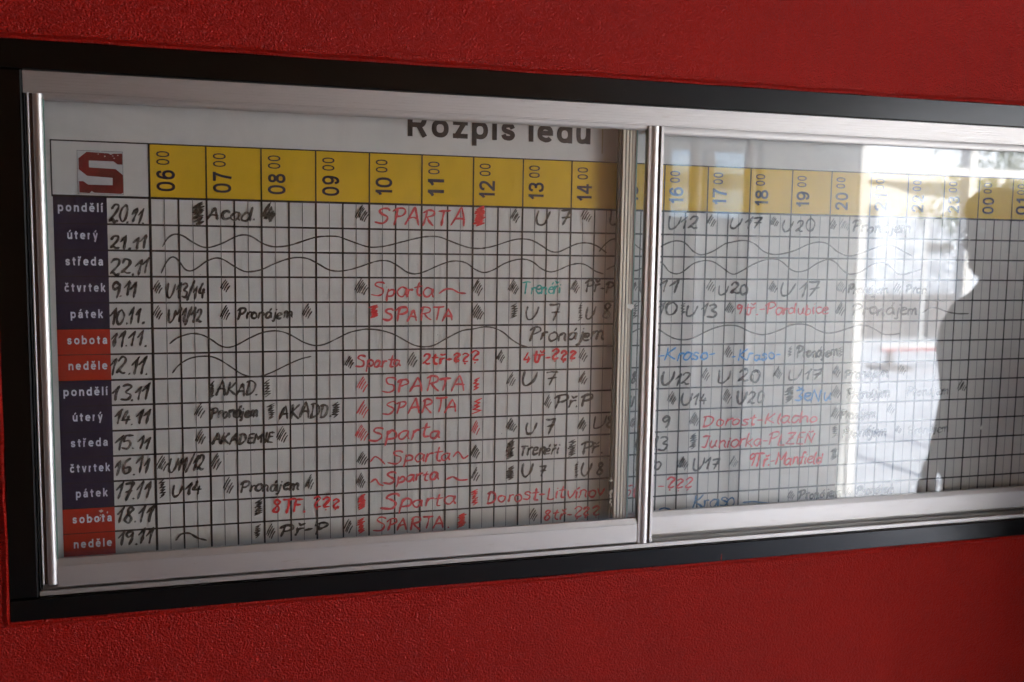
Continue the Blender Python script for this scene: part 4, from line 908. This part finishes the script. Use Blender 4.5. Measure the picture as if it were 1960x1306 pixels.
def skin_body():
    ms = Mesh(); first = True
    # torso: z, centre x, half depth, half width (forward is -x)
    T_ = [(.80, .03, .10, .13), (.86, .03, .150, .175), (.95, .025, .155, .185), (1.06, .015, .145, .170), (1.18, .005, .150, .175), (1.28, .0, .160, .190), (1.36, .01, .145, .195), (1.42, .02, .115, .175), (1.46, .025, .085, .115), (1.49, .005, .066, .066), (1.56, -.02, .056, .056)]
    for z, cx, rx, ry in T_: ms.ring(cx, 0, z, rx, ry, 24, first); first = False
    ms.f += [[i for i in range(24)][::-1], [len(ms.v) - 24 + i for i in range(24)]]
    for s in (-1, 1):
        limb(ms, [((.035, .150 * s, 1.375), .070), ((.075, .225 * s, 1.12), .058), ((.035, .250 * s, .90), .042), ((.02, .255 * s, .87), .034)])
        limb(ms, [((.0, .255 * s, .855), .028), ((-.012, .255 * s, .805), .027)])
        for j, ln in enumerate((.070, .080, .075, .060)):
            o = (j - 1.5) * .019
            limb(ms, [((-.012 + o, .255 * s, .80), .0105), ((-.018 + o, .252 * s, .765), .0095), ((-.016 + o * .95, .245 * s, .765 - ln * .45), .0088), ((-.010 + o * .9, .235 * s, .760 - ln * .8), .0080)], 10)
        limb(ms, [((-.018, .25 * s, .845), .0125), ((-.045, .243 * s, .815), .0110), ((-.052, .238 * s, .785), .0095)], 10)
        limb(ms, [((.03, .09 * s, .88), .098), ((.015, .105 * s, .50), .066), ((.04, .11 * s, .10), .048)])
        limb(ms, [((.05, .112 * s, .052), .047), ((-.06, .116 * s, .046), .044), ((-.145, .12 * s, .036), .034)])
    return ms
HZ = 1.53
# z, front, back, half width, nose
HP = [(-.02, .045, .060, .045, 0), (0, .070, .062, .046, 0), (.012, .078, .066, .052, 0), (.028, .074, .070, .057, 0), (.040, .078, .076, .060, .002), (.050, .076, .082, .063, .005), (.060, .076, .088, .065, .016),
      (.072, .076, .094, .067, .030), (.085, .076, .098, .069, .027), (.100, .074, .101, .071, .016), (.115, .073, .103, .072, .007), (.130, .080, .104, .073, .003), (.150, .083, .104, .074, 0), (.175, .078, .101, .072, 0), (.200, .064, .090, .064, 0), (.220, .042, .066, .046, 0), (.234, .012, .025, .016, 0)]
def head(hair=False):
    ms = Mesh(); seg = 28
    for k, (z, fr_, bk, hw, no) in enumerate(HP):
        if hair and z < .05: continue
        b = len(ms.v)
        for i in range(seg):
            a = 2 * math.pi * i / seg; c, s = math.cos(a), math.sin(a); rx = fr_ if c > 0 else bk
            x = -rx * c; y = hw * s; 
            if c > 0: x -= 1.35 * no * max(0, 1 - abs(a if a < math.pi else a - 2 * math.pi) / .50) ** .8
            if hair:
                face = c > .15 and z < .165; gr = -.004 if face else .014 + .004 * math.sin(i * 2.1 + k)
                l_ = math.hypot(x, y) or 1; x += x / l_ * gr; y += y / l_ * gr
            ms.v.append((x - .035, y, HZ + z + (.012 if hair and z > .19 else 0)))
        if b: ms.f += [[b - seg + i, b - seg + (i + 1) % seg, b + (i + 1) % seg, b + i] for i in range(seg)]
    ms.f.append([len(ms.v) - seg + i for i in range(seg)]); ms.f.append(list(range(seg))[::-1])
    return ms
sk = skin_body(); hd = head(); 
for s in (-1, 1):   # ears
    b = len(hd.v)
    for (z, r) in ((.07, .004), (.08, .011), (.10, .016), (.118, .014), (.126, .005)):
        hd.v += [(-.023 + r * math.cos(i * math.pi / 4), s * (.070 + .006 + .008 * math.sin(i * math.pi / 4)), HZ + z) for i in range(8)]
    hd.f += [[b + 8 * k + i, b + 8 * k + (i + 1) % 8, b + 8 * k + 8 + (i + 1) % 8, b + 8 * k + 8 + i] for k in range(4) for i in range(8)] + [[b + i for i in range(8)][::-1], [b + 32 + i for i in range(8)]]
vs = list(sk.v); fs = list(sk.f); k = len(vs)
vs += hd.v; fs += [[i + k for i in q] for q in hd.f]
bo = link('body', vs, fs, None, None); rmsh = bo.modifiers.new('r', 'REMESH'); rmsh.mode = 'VOXEL'; rmsh.voxel_size = .0055; sm = bo.modifiers.new('sm', 'SMOOTH'); sm.iterations = 2
me = D.meshes.new_from_object(bo.evaluated_get(bpy.context.evaluated_depsgraph_get())); D.objects.remove(bo)
bo = D.objects.new('body', me); COL.objects.link(bo); bo.parent = per
me.materials.clear()
for q in ('skin', 'coat', 'jeans', 'shoe'): me.materials.append(M[q])
for p in me.polygons:
    c = p.center; p.use_smooth = True
    p.material_index = 3 if c.z < .085 else 0 if (c.z > 1.475 or (c.z < .868 and c.z > .66 and abs(c.y) > .205)) else 2 if c.z < .84 and c.x > -.14 else 1
head(True).build('hair', 'hair', per, True)
hb = Mesh()
for k, (z, cx, rx, ry) in enumerate(((1.36, .085, .012, .03), (1.38, .085, .045, .075), (1.44, .075, .060, .085), (1.52, .055, .070, .086), (1.60, .035, .078, .086), (1.68, .030, .080, .080), (1.74, .015, .060, .060), (1.765, .005, .015, .015))): hb.ring(cx, 0, z, rx, ry, 24, k == 0)
hb.f += [list(range(24))[::-1], [len(hb.v) - 24 + i for i in range(24)]]; hb.build('hair', 'hair', per, True)
for s in (-1, 1):
    e = Mesh()
    for i in range(7): e.ring(-.105, s * .030, HZ + .119 - .010 * math.cos(i * math.pi / 6), max(.0005, .010 * math.sin(i * math.pi / 6)), max(.0005, .010 * math.sin(i * math.pi / 6)), 10, i == 0)
    e.build('eye', 'pillar', per, True)
